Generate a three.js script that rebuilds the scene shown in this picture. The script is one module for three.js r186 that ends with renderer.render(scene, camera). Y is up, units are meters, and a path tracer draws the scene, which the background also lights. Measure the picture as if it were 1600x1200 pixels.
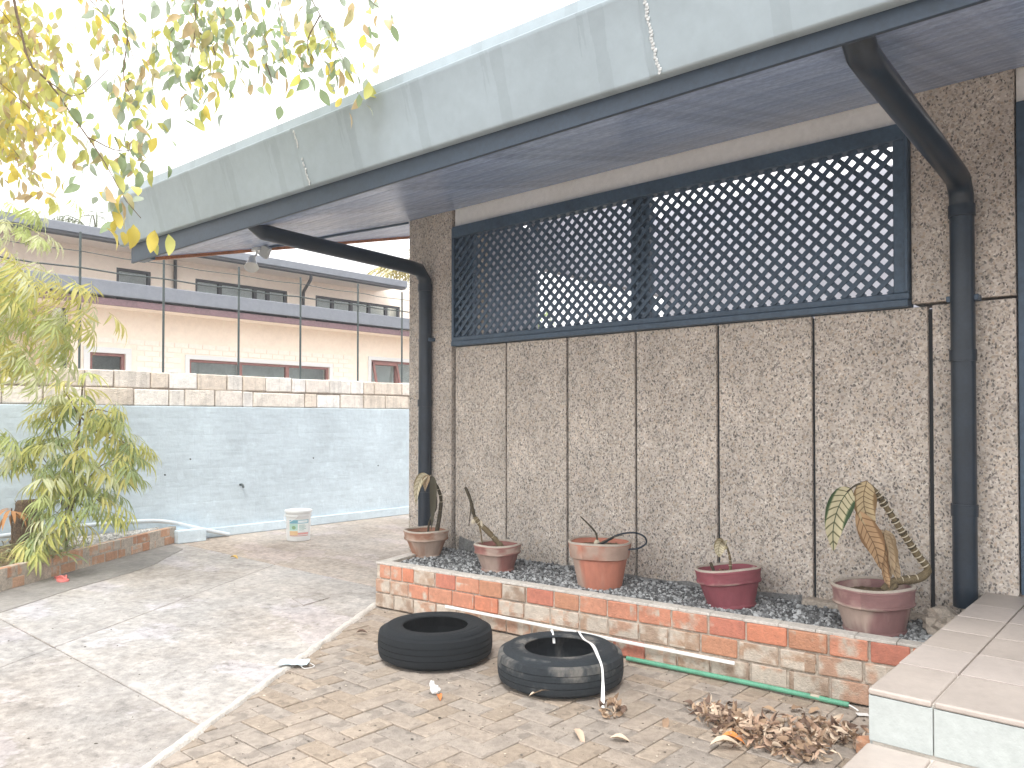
import * as THREE from 'three';
import { RoundedBoxGeometry } from 'three/addons/geometries/RoundedBoxGeometry.js';
import { mergeGeometries, toCreasedNormals } from 'three/addons/utils/BufferGeometryUtils.js';

// ---------------------------------------------------------------- camera, sky, sun, exposure
const scene = new THREE.Scene();
const camera = new THREE.PerspectiveCamera(52.38, 4 / 3, 0.05, 400);
camera.position.set(0, 1.42, 0);
{
  const a = THREE.MathUtils.degToRad(48.6), p = THREE.MathUtils.degToRad(1);
  camera.lookAt(-Math.cos(a) * Math.cos(p), 1.42 + Math.sin(p), -Math.sin(a) * Math.cos(p));
  camera.setViewOffset(1600, 1200, 0, -33.7, 1600, 1200);
}
{ // bright hazy overcast sky
  const w = 64, h = 32, d = new Float32Array(w * h * 4);
  for (let y = 0; y < h; y++) for (let x = 0; x < w; x++) {
    const el = ((y + 0.5) / h - 0.5) * Math.PI, k = 0.98 + 0.14 * Math.max(0, Math.sin(el)), i = (y * w + x) * 4;
    d[i] = k; d[i + 1] = k; d[i + 2] = k * 1.01; d[i + 3] = 1;
  }
  const t = new THREE.DataTexture(d, w, h, THREE.RGBAFormat, THREE.FloatType);
  t.mapping = THREE.EquirectangularReflectionMapping; t.magFilter = THREE.LinearFilter; t.needsUpdate = true;
  scene.background = t; scene.environment = t;
}
const sun = new THREE.DirectionalLight(new THREE.Color(1, 0.97, 0.93), 1.3);
sun.position.set(4.2 - 3, 10, 5.6 - 3); sun.target.position.set(-3, 0, -3);
sun.castShadow = true; sun.shadow.radius = 32; sun.shadow.mapSize.set(2048, 2048);
Object.assign(sun.shadow.camera, { left: -14, right: 14, top: 14, bottom: -14, near: 0.5, far: 60 });
scene.add(sun, sun.target);
const renderer = new THREE.WebGLRenderer({ antialias: true });
renderer.toneMapping = THREE.LinearToneMapping;
renderer.toneMappingExposure = 2.3;
renderer.shadowMap.enabled = true;

// ---------------------------------------------------------------- helpers
function rngOf(s) { return () => { s = (s + 0x6d2b79f5) | 0; let t = Math.imul(s ^ (s >>> 15), 1 | s); t = (t + Math.imul(t ^ (t >>> 7), 61 | t)) ^ t; return ((t ^ (t >>> 14)) >>> 0) / 4294967296; }; }
const R = rngOf(7), rr = (a, b) => a + (b - a) * R(), pick = (l) => l[Math.floor(R() * l.length)];
const V = (x, y, z) => new THREE.Vector3(x, y, z), clamp = THREE.MathUtils.clamp, lerp = THREE.MathUtils.lerp;
const h2 = (x, y, s) => { let n = Math.imul(x, 374761393) + Math.imul(y, 668265263) + Math.imul(s, 1442695041) | 0; n = Math.imul(n ^ (n >>> 13), 1274126177); return ((n ^ (n >>> 16)) >>> 0) / 4294967296; };
function vn(x, y, p, s) { const xi = Math.floor(x), yi = Math.floor(y), fx = x - xi, fy = y - yi, u = fx * fx * (3 - 2 * fx), v = fy * fy * (3 - 2 * fy), a = ((xi % p) + p) % p, b = (a + 1) % p, c = ((yi % p) + p) % p, d = (c + 1) % p; return lerp(lerp(h2(a, c, s), h2(b, c, s), u), lerp(h2(a, d, s), h2(b, d, s), u), v); }
function fbm(u, v, base, oct, s, gain = 0.55) { let f = 0, a = 1, t = 0, p = base; for (let i = 0; i < oct; i++) { f += a * vn(u * p, v * p, p, s + i); t += a; a *= gain; p *= 2; } return f / t; }
const fields = {};
function field(base, oct, s, gain, N = 512) { const k = [base, oct, s, gain, N].join(); if (!fields[k]) { const f = new Float32Array(N * N); for (let y = 0; y < N; y++) for (let x = 0; x < N; x++) f[y * N + x] = fbm(x / N, y / N, base, oct, s, gain); fields[k] = f; } const f = fields[k]; return (x, y) => f[((y % N) + N) % N * N + ((x % N) + N) % N]; }
function tex(N, fn, srgb = true, M = N) {
  const d = new Uint8Array(N * M * 4), c = [0, 0, 0];
  for (let y = 0; y < M; y++) for (let x = 0; x < N; x++) { fn(x, y, c); const i = (y * N + x) * 4; for (let k = 0; k < 3; k++) d[i + k] = clamp(c[k], 0, 255); d[i + 3] = 255; }
  const t = new THREE.DataTexture(d, N, M); t.wrapS = t.wrapT = THREE.RepeatWrapping; t.magFilter = THREE.LinearFilter; if (srgb) t.colorSpace = THREE.SRGBColorSpace; t.needsUpdate = true; return t;
}
const rep = (t, m) => { const c = t.clone(); c.repeat.set(1 / m, 1 / m); c.needsUpdate = true; return c; };
const mat = (o) => new THREE.MeshStandardMaterial({ roughness: 0.85, metalness: 0, side: THREE.DoubleSide, ...o });
const lin = (r, g, b) => new THREE.Color().setRGB(r, g, b);

const offOf = (o) => { const v = V(0, 0, 0); for (let p = o; p && p !== scene; p = p.parent) v.add(p.position); return v; };
const taken = {};
function numbered(n) { const k = taken[n] = (taken[n] ?? -1) + 1; return k ? n + '_' + String(k).padStart(3, '0') : n; }
function tag(o, label, category, group, kind) { o.userData.label = label; o.userData.category = category; if (group) o.userData.group = group; if (kind) o.userData.kind = kind; return o; }
function thing(name, label, category, pos = [0, 0, 0], group) { const g = new THREE.Group(); g.name = numbered(name); g.position.set(...pos); scene.add(g); return tag(g, label, category, group); }
function structure(name, geo, m) { const o = new THREE.Mesh(geo, m); o.name = name; o.userData.kind = 'structure'; sh(o); scene.add(o); return o; }
const sh = (o) => { o.castShadow = o.receiveShadow = true; return o; };
function part(parent, name, geo, m, x = 0, y = 0, z = 0) { const o = sh(new THREE.Mesh(geo, m)); o.name = name; o.position.set(x, y, z); parent.add(o); return o; }   // own axes
function wp(parent, name, geo, m) { const o = sh(new THREE.Mesh(geo, m)); o.name = name; o.position.copy(offOf(parent)).negate(); parent.add(o); return o; }             // geometry in world metres
function solo(name, geo, m, pos, label, category, group) { const o = sh(new THREE.Mesh(geo, m)); o.name = numbered(name); o.position.set(...pos); scene.add(o); return tag(o, label, category, group); }
function uvm(g, ou = 0, ov = 0) {
  if (g.index) g = g.toNonIndexed();
  const p = g.attributes.position, uv = new Float32Array(p.count * 2), a = V(0, 0, 0), b = V(0, 0, 0), c = V(0, 0, 0);
  for (let i = 0; i < p.count; i += 3) {
    a.fromBufferAttribute(p, i); b.fromBufferAttribute(p, i + 1); c.fromBufferAttribute(p, i + 2);
    const n = b.clone().sub(a).cross(c.clone().sub(a)), ax = Math.abs(n.x), ay = Math.abs(n.y), az = Math.abs(n.z);
    [a, b, c].forEach((q, k) => { const [u, v] = ay >= ax && ay >= az ? [q.x, -q.z] : ax > az ? [q.z, q.y] : [q.x, q.y]; uv[(i + k) * 2] = u + ou; uv[(i + k) * 2 + 1] = v + ov; });
  }
  g.setAttribute('uv', new THREE.BufferAttribute(uv, 2)); return g;
}
const rbox = (w, h, d, r = 0.004) => uvm(new RoundedBoxGeometry(w, h, d, 1, Math.min(r, w / 2.1, h / 2.1, d / 2.1)), rr(0, 9), rr(0, 9));
function wb(parent, name, [x0, x1], [y0, y1], [z0, z1], m, r) { const o = part(parent, name, rbox(Math.abs(x1 - x0), y1 - y0, Math.abs(z1 - z0), r), m); o.position.set((x0 + x1) / 2, (y0 + y1) / 2, (z0 + z1) / 2).sub(offOf(parent)); return o; }
function bxw([x0, x1], [y0, y1], [z0, z1], r) { const g = rbox(Math.abs(x1 - x0), y1 - y0, Math.abs(z1 - z0), r); g.translate((x0 + x1) / 2, (y0 + y1) / 2, (z0 + z1) / 2); return g; }
function hexa(b, t) { // 4 base corners, 4 top corners, same turn
  const q = [...b, ...t].map((p) => V(...p)), f = [[0, 1, 2, 3], [4, 7, 6, 5], [0, 4, 5, 1], [1, 5, 6, 2], [2, 6, 7, 3], [3, 7, 4, 0]], pos = [];
  for (const [i, j, k, l] of f) for (const n of [i, j, k, i, k, l]) pos.push(q[n].x, q[n].y, q[n].z);
  const g = new THREE.BufferGeometry(); g.setAttribute('position', new THREE.Float32BufferAttribute(pos, 3)); g.computeVertexNormals(); return uvm(g, rr(0, 9), rr(0, 9));
}
const merge = (l) => mergeGeometries(l.map((g) => { g = g.index ? g.toNonIndexed() : g; for (const k of Object.keys(g.attributes)) if (!['position', 'normal', 'uv'].includes(k)) g.deleteAttribute(k); return g; }));
function tube(pts, { r = 0.01, r1 = r, n = 8, k = 5, rough = 0, flat = 1 } = {}) {
  const c = new THREE.CatmullRomCurve3(pts.map((p) => V(...p)), false, 'centripetal'), m = (pts.length - 1) * k, fr = c.computeFrenetFrames(m, false), pos = [], uv = [], idx = [];
  let len = 0, last = null;
  for (let i = 0; i <= m; i++) {
    const p = c.getPointAt(i / m), rad = lerp(r, r1, i / m) * (1 + rough * (h2(i, m, 5) - 0.5)); if (last) len += p.distanceTo(last); last = p;
    for (let j = 0; j <= n; j++) { const a = j / n * Math.PI * 2, q = p.clone().addScaledVector(fr.normals[i], Math.cos(a) * rad).addScaledVector(fr.binormals[i], Math.sin(a) * rad * flat); pos.push(q.x, q.y, q.z); uv.push(j / n * 6.28 * r, len); }
  }
  for (let i = 0; i < m; i++) for (let j = 0; j < n; j++) { const a = i * (n + 1) + j, b = a + n + 1; idx.push(a, b, a + 1, b, b + 1, a + 1); }
  for (const [i, s] of [[0, 1], [m, -1]]) { const p = c.getPointAt(i / m), k0 = pos.length / 3; pos.push(p.x, p.y, p.z); uv.push(0, 0); for (let j = 0; j < n; j++) idx.push(...(s > 0 ? [k0, i * (n + 1) + j, i * (n + 1) + j + 1] : [k0, i * (n + 1) + j + 1, i * (n + 1) + j])); }
  const g = new THREE.BufferGeometry(); g.setAttribute('position', new THREE.Float32BufferAttribute(pos, 3)); g.setAttribute('uv', new THREE.Float32BufferAttribute(uv, 2)); g.setIndex(idx); g.computeVertexNormals(); return g;
}
function bend(pts, rad) { // rounds the corners of a polyline
  const o = [pts[0]];
  for (let i = 1; i < pts.length - 1; i++) { const a = V(...pts[i - 1]), b = V(...pts[i]), c = V(...pts[i + 1]), u = a.clone().sub(b).normalize().multiplyScalar(rad).add(b), w = c.clone().sub(b).normalize().multiplyScalar(rad).add(b); for (let t = 0; t <= 1.001; t += 0.2) { const q = u.clone().lerp(b, t).lerp(b.clone().lerp(w, t), t); o.push([q.x, q.y, q.z]); } }
  o.push(pts[pts.length - 1]); return o;
}
// a leaf along +x, folded on its midrib, bending down in -y
function leafGeo(L, W, { fold = 0.25, droop = 0.3, n = 6, peak = 0.42, wave = 0, s = 1 } = {}) {
  const pos = [], uv = [], idx = [];
  for (let i = 0; i <= n; i++) {
    const t = i / n, a = t < peak ? Math.sin(t / peak * Math.PI / 2) : Math.pow(Math.cos((t - peak) / (1 - peak) * Math.PI / 2), 0.8), w = W / 2 * Math.max(a, 0.02), b = droop * t, x = L * (droop ? Math.sin(b) / droop : t), y = droop ? -L * (1 - Math.cos(b)) / droop : 0;
    const wl = wave * L * (h2(i, 1, s) - 0.5), wr = wave * L * (h2(i, 2, s) - 0.5);
    pos.push(x, y + w * fold + wl, -w, x, y, 0, x, y + w * fold + wr, w); uv.push(t, 0.5 - w / W, t, 0.5, t, 0.5 + w / W);
  }
  for (let i = 0; i < n; i++) for (const k of [0, 1]) { const a = i * 3 + k; idx.push(a, a + 1, a + 3, a + 1, a + 4, a + 3); }
  const g = new THREE.BufferGeometry(); g.setAttribute('position', new THREE.Float32BufferAttribute(pos, 3)); g.setAttribute('uv', new THREE.Float32BufferAttribute(uv, 2)); g.setIndex(idx); g.computeVertexNormals(); return g;
}
function ribbon(pts, w, side, fold = 0.3, n = 12, pow = 1, waves = 0) { // a hanging leaf along a curve
  const c = new THREE.CatmullRomCurve3(pts.map((p) => V(...p)), false, 'centripetal'), sd = V(...side).normalize(), pos = [], uv = [], idx = [];
  for (let i = 0; i <= n; i++) {
    const t = i / n, p = c.getPoint(t), d = c.getTangent(t), s = sd.clone().addScaledVector(d, -sd.dot(d)).normalize(), nn = d.clone().cross(s), hw = w / 2 * Math.max(0.04, Math.pow(Math.sin(Math.PI * Math.pow(t, 0.8)), pow));
    const wob = waves * (h2(i, 3, 9) - 0.5);
    for (const k of [-1, 0, 1]) { const q = p.clone().addScaledVector(s, hw * k).addScaledVector(nn, Math.abs(k) * hw * fold + k * wob); pos.push(q.x, q.y, q.z); uv.push(t, 0.5 + k * hw / w); }
  }
  for (let i = 0; i < n; i++) for (const k of [0, 1]) { const a = i * 3 + k; idx.push(a, a + 1, a + 3, a + 1, a + 4, a + 3); }
  const g = new THREE.BufferGeometry(); g.setAttribute('position', new THREE.Float32BufferAttribute(pos, 3)); g.setAttribute('uv', new THREE.Float32BufferAttribute(uv, 2)); g.setIndex(idx); g.computeVertexNormals(); return g;
}
function lump(r, sx, sy, sz, s, amp = 0.3, detail = 1) {
  const g = new THREE.IcosahedronGeometry(r, detail), p = g.attributes.position;
  for (let i = 0; i < p.count; i++) { const x = p.getX(i), y = p.getY(i), z = p.getZ(i), k = 1 + amp * (h2(Math.round(x / r * 50), Math.round(y / r * 50) * 131 + Math.round(z / r * 50), s) - 0.5); p.setXYZ(i, x * k * sx, y * k * sy, z * k * sz); }
  g.computeVertexNormals(); return g;
}
function polySlab(pts, y0, y1, bev = 0.004) { // pts [x, z]
  const s = new THREE.Shape(pts.map(([x, z]) => new THREE.Vector2(x, -z))), g = new THREE.ExtrudeGeometry(s, { depth: y1 - y0 - 2 * bev, bevelEnabled: bev > 0, bevelThickness: bev, bevelSize: bev, bevelOffset: -bev - 0.005, bevelSegments: 1 });
  g.rotateX(-Math.PI / 2); g.translate(0, y0 + bev, 0); return uvm(g);
}

// ---------------------------------------------------------------- textures and materials
const nA = field(4, 7, 11, 0.6), nB = field(8, 6, 23, 0.5), nC = field(32, 4, 37, 0.7), nD = field(3, 4, 51, 0.5);
const grain = (amp, r, g, b, big = 0.5) => tex(512, (x, y, c) => { const k = 1 + amp * ((nC(x, y) - 0.5) * 1.6 + (nA(x, y) - 0.5) * big * 2); c[0] = r * k; c[1] = g * k; c[2] = b * k; });
const bumpFine = tex(512, (x, y, c) => { c[0] = c[1] = c[2] = 255 * clamp(0.5 + (nC(x, y) - 0.5) * 1.2 + (nA(x, y) - 0.5) * 0.5, 0, 1); }, false);
// exposed aggregate render
function aggregate() {
  const N = 1024, c = document.createElement('canvas'), b = document.createElement('canvas'); c.width = c.height = b.width = b.height = N;
  const x = c.getContext('2d'), y = b.getContext('2d'), q = rngOf(99);
  x.fillStyle = 'rgb(207,197,187)'; x.fillRect(0, 0, N, N); y.fillStyle = 'rgb(150,150,150)'; y.fillRect(0, 0, N, N);
  const cols = [[212, 202, 190], [190, 178, 165], [178, 166, 154], [206, 193, 178], [220, 212, 202], [170, 161, 153], [198, 181, 163]];
  const spot = (px, py, rx, ry, a, fs, hs) => { for (const ox of [-N, 0, N]) for (const oy of [-N, 0, N]) { if (px + ox < -20 || px + ox > N + 20 || py + oy < -20 || py + oy > N + 20) continue; for (const [k, s] of [[x, fs], [y, hs]]) { k.fillStyle = s; k.beginPath(); k.ellipse(px + ox, py + oy, rx, ry, a, 0, 6.2832); k.fill(); } } };
  for (let i = 0; i < 11000; i++) { const k = cols[Math.floor(q() * cols.length)], j = (q() - 0.5) * 18, r = 2.5 + q() * 6; spot(q() * N, q() * N, r * (0.6 + q() * 0.4), r * (0.8 + q() * 0.7), q() * 3, `rgb(${k.map((v) => Math.round(v + j))})`, `rgb(${Array(3).fill(Math.round(120 + q() * 110))})`); }
  for (let i = 0; i < 2300; i++) { const r = 2.2 + q() * 4.4, v = 106 + q() * 54; spot(q() * N, q() * N, r * (0.45 + q() * 0.4), r * (0.8 + q() * 0.8), (q() - 0.5) * 1.6, `rgb(${[v + 6, v + 1, v - 5].map(Math.round)})`, `rgb(${Array(3).fill(Math.round(10 + q() * 60))})`); }
  const pack = (cv, srgb) => { const d = cv.getContext('2d').getImageData(0, 0, N, N).data; return tex(N, (px, py, o) => { const i = (py * N + px) * 4, k = srgb ? 0.98 + 0.1 * (nD(px >> 1, py >> 1) - 0.5) + 0.16 * (nB(px, py >> 1) - 0.5) : 1; for (let m = 0; m < 3; m++) o[m] = d[i + m] * k; }, srgb); };
  return [pack(c, true), pack(b, false)];
}
const [aggC, aggB] = aggregate();
const M = {};
M.wall = mat({ map: rep(aggC, 1.05), bumpMap: rep(aggB, 1.05), bumpScale: 0.005, roughness: 0.95 });
M.wallGrey = M.wall;
const paintT = grain(0.16, 68, 88, 107, 0.7);
M.dark = mat({ map: rep(paintT, 0.7), roughness: 0.42, bumpMap: rep(bumpFine, 0.3), bumpScale: 0.0006 });
M.darkPipe = mat({ map: rep(paintT, 0.5), color: lin(0.2, 0.23, 0.255), roughness: 0.32 });
M.fascia = mat({ map: rep(paintT, 0.7), color: lin(0.4, 0.42, 0.45), roughness: 0.5 });
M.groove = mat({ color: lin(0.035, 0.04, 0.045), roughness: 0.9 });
M.soffit = [0, 1, 2].map((i) => mat({ map: rep(grain(0.18, 142 + i * 5, 160 + i * 5, 192 + i * 4, 0.9), 0.9), roughness: 0.27, bumpMap: rep(bumpFine, 0.4), bumpScale: 0.0008 }));
M.gutter = mat({ map: rep(tex(512, (x, y, c) => { const k = 1 + 0.1 * (nD(x, y) - 0.5) + 0.07 * (nC(x, y) - 0.5), s = nB(x * 3, y >> 2) > 0.66 ? 0.96 : 1; c[0] = 154 * k * s; c[1] = 167 * k * s; c[2] = 174 * k * s; }), 1.7), bumpMap: rep(tex(256, (x, y, c) => { c[0] = c[1] = c[2] = 255 * nD(x * 2, y * 2); }, false), 1.9), bumpScale: 0.006, roughness: 0.5 });
M.seal = mat({ color: lin(0.5, 0.52, 0.52), roughness: 0.6 });
M.cream = mat({ map: rep(grain(0.05, 244, 243, 240), 1), roughness: 0.7 });
M.inner = mat({ map: rep(grain(0.08, 176, 177, 186), 1.5), roughness: 0.9 });
M.roof = mat({ map: rep(grain(0.12, 168, 174, 172), 1.4), roughness: 0.6 });
M.barge = mat({ map: rep(grain(0.3, 176, 112, 72), 0.4), roughness: 0.55 });
M.blue = mat({ map: rep(tex(1024, (x, y, c) => { const k = 1 + 0.12 * (nD(x >> 1, y >> 1) - 0.5) + 0.12 * (nA(x, y) - 0.5) + 0.08 * (nC(x, y) - 0.5), s = nB(x, y) < 0.3 ? 1.03 : 1; c[0] = 198 * k * s; c[1] = 212 * k * s; c[2] = 220 * k * s; }), 2.6), bumpMap: rep(tex(1024, (x, y, c) => {
  const row = Math.floor(y / 128), yy = y % 128, xx = (x + (row % 2) * 128) % 256, m = Math.min(yy, 128 - yy, xx, 256 - xx), j = clamp(m / 7, 0, 1); c[0] = c[1] = c[2] = 255 * clamp(0.25 + 0.07 * j + (nA(x, y >> 1) - 0.5) * 0.9 + (nB(x >> 1, y * 2) - 0.5) * 0.5, 0, 1); }, false), 1.6), bumpScale: 0.009, roughness: 0.8 });
M.block = [[238, 233, 226], [232, 224, 215], [241, 237, 232], [226, 214, 200], [235, 227, 217]].map(([r, g, b], i) => mat({ map: rep(tex(256, (x, y, c) => { const st = nB(x * 2 + i * 90, y >> 3) > 0.6 ? 0.88 : 1, k = (0.5 + 0.5 * st) * (1 + 0.16 * (nA(x + i * 70, y) - 0.5) + 0.2 * (nC(x, y) - 0.5)); c[0] = r * k; c[1] = g * k; c[2] = b * k; }), 0.55), bumpMap: rep(bumpFine, 0.35), bumpScale: 0.006 }));
M.mortarDark = mat({ map: rep(grain(0.3, 170, 158, 146), 0.4), roughness: 1 });
M.mortar = mat({ map: rep(grain(0.25, 188, 176, 162), 0.4), bumpMap: rep(bumpFine, 0.2), bumpScale: 0.004, roughness: 1 });
const brickMat = (r, g, b, sm, s) => mat({ map: rep(tex(256, (x, y, c) => { const k = 1 + 0.2 * (nA(x + s * 61, y) - 0.5) + 0.2 * (nC(x, y + s * 31) - 0.5), w = clamp((nB(x + s * 97, y + s * 41) - (1 - sm)) * 5, 0, 1); c[0] = lerp(r, 196, w) * k; c[1] = lerp(g, 184, w) * k; c[2] = lerp(b, 170, w) * k; }), 0.35), bumpMap: rep(bumpFine, 0.22), bumpScale: 0.004, roughness: 0.9 });
M.brickO = [brickMat(202, 140, 114, 0.4, 1), brickMat(204, 134, 106, 0.34, 2), brickMat(200, 143, 117, 0.43, 3), brickMat(192, 124, 104, 0.38, 4), brickMat(190, 138, 110, 0.44, 5)];
M.brickG = [brickMat(184, 148, 126, 0.62, 6), brickMat(174, 146, 124, 0.56, 7), brickMat(190, 156, 134, 0.66, 8), brickMat(164, 142, 124, 0.6, 9)];
M.brickL = [brickMat(196, 152, 122, 0.44, 10), brickMat(188, 140, 110, 0.42, 11), brickMat(204, 164, 136, 0.5, 12)];
const concT = tex(2048, (x, y, c) => {
  const big = nD(x >> 3, y >> 3), mid = nA(x >> 2, y >> 2), st = nB(x >> 1, y), fine = nC(x, y), blot = clamp((nA((x >> 2) + 200, (y >> 2) + 90) - 0.5) * 5, -1, 1), wsh = clamp((nB((x >> 2) + 60, (y >> 1)) + 0.25 * (fine - 0.5) - 0.56) * 18, 0, 1);
  const k = 1 + 0.1 * (big - 0.5) + 0.16 * (mid - 0.5) + 0.16 * (st - 0.5) + 0.34 * (fine - 0.5) + 0.18 * (nC(x >> 1, y) - 0.5) - 0.05 * Math.max(0, -blot) + 0.045 * wsh - (nC(x + 77, y + 31) < 0.29 ? 0.1 : 0);
  c[0] = 171 * k; c[1] = (165 + 3 * blot) * k; c[2] = (159 + 6 * blot + 5 * wsh) * k;
});
M.skirt = mat({ map: rep(grain(0.3, 150, 150, 148), 0.5), bumpMap: rep(bumpFine, 0.2), bumpScale: 0.008, roughness: 1 });
M.conc = mat({ map: rep(concT, 5.3), bumpMap: rep(bumpFine, 0.6), bumpScale: 0.0035, roughness: 0.9 });
M.concPale = mat({ map: M.conc.map, bumpMap: M.conc.bumpMap, bumpScale: 0.0035, roughness: 0.9, color: lin(1.1, 1.1, 1.1) });
M.concGrey = mat({ map: M.conc.map, bumpMap: M.conc.bumpMap, bumpScale: 0.0035, roughness: 0.9, color: lin(0.93, 0.92, 0.91) });
M.concWarm = mat({ map: rep(concT, 4.1), bumpMap: rep(bumpFine, 0.6), bumpScale: 0.004, roughness: 0.9, color: lin(1.14, 1.06, 0.98) });
M.patch = mat({ map: rep(grain(0.16, 140, 136, 131, 1.2), 1.2), bumpMap: rep(bumpFine, 0.3), bumpScale: 0.003, roughness: 0.95 });
M.strip = mat({ map: rep(grain(0.16, 204, 198, 190), 0.5), bumpMap: rep(bumpFine, 0.2), bumpScale: 0.004, roughness: 0.9 });
M.joint = mat({ map: rep(grain(0.4, 138, 122, 104, 1), 0.8), bumpMap: rep(bumpFine, 0.15), bumpScale: 0.008, roughness: 1 });
M.paver = [[165, 152, 139], [161, 150, 139], [167, 153, 138], [159, 149, 139], [164, 153, 142], [163, 148, 132]].map(([r, g, b], i) => mat({ map: rep(tex(256, (x, y, c) => { const k = 1 + 0.22 * (nA(x + i * 83, y + i * 29) - 0.5) + 0.26 * (nC(x, y + i * 57) - 0.5), d = nB(x + i * 40, y) > 0.66 ? 0.9 : 1; c[0] = r * k * d; c[1] = g * k * d; c[2] = b * k * d; }), 0.45), bumpMap: rep(bumpFine, 0.25), bumpScale: 0.004, roughness: 0.92 }));
M.tile = [[178, 168, 160], [172, 162, 154], [182, 172, 165]].map(([r, g, b], i) => mat({ map: rep(tex(256, (x, y, c) => { const k = 1 + 0.12 * (nA(x + i * 77, y) - 0.5) + 0.08 * (nC(x, y) - 0.5); c[0] = r * k; c[1] = g * k; c[2] = b * k; }), 0.5), roughness: 0.45, bumpMap: rep(bumpFine, 0.5), bumpScale: 0.001 }));
M.riser = mat({ map: rep(grain(0.06, 178, 184, 182), 0.7), roughness: 0.5, bumpMap: rep(bumpFine, 0.5), bumpScale: 0.001 });
M.grout = mat({ map: rep(grain(0.1, 208, 202, 194), 0.3), roughness: 0.9 });
M.peach = mat({ map: rep(grain(0.04, 253, 237, 220), 2), roughness: 0.85 });
M.peachB = mat({ map: rep(grain(0.05, 253, 239, 226), 0.6), roughness: 0.85 });
M.white = mat({ color: lin(0.78, 0.78, 0.77), roughness: 0.6 });
M.grey = mat({ map: rep(grain(0.08, 122, 126, 134), 1.5), roughness: 0.6 });
M.maroon = mat({ map: rep(grain(0.2, 118, 94, 98), 0.6), roughness: 0.7 });
M.frame = mat({ map: rep(grain(0.2, 148, 104, 98), 0.5), roughness: 0.6 });
M.darkFrame = mat({ color: lin(0.06, 0.06, 0.065), roughness: 0.6 });
M.glass = new THREE.MeshPhysicalMaterial({ color: lin(0.85, 0.9, 0.9), roughness: 0.04, transmission: 1, thickness: 0, ior: 1.5 });
M.curtain = mat({ map: rep(grain(0.15, 205, 202, 198), 0.5), roughness: 1 });
M.steel = mat({ color: lin(0.07, 0.09, 0.09), roughness: 0.5, metalness: 0.3 });
M.pvc = mat({ color: lin(0.62, 0.68, 0.72), roughness: 0.4 });
M.plastic = mat({ color: lin(0.82, 0.83, 0.82), roughness: 0.35 });
M.soil = mat({ map: rep(grain(0.5, 150, 128, 100), 0.3), bumpMap: rep(bumpFine, 0.12), bumpScale: 0.012, roughness: 1 });
M.bark = mat({ map: rep(grain(0.5, 128, 108, 86), 0.25), bumpMap: rep(bumpFine, 0.1), bumpScale: 0.01, roughness: 1 });

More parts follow.
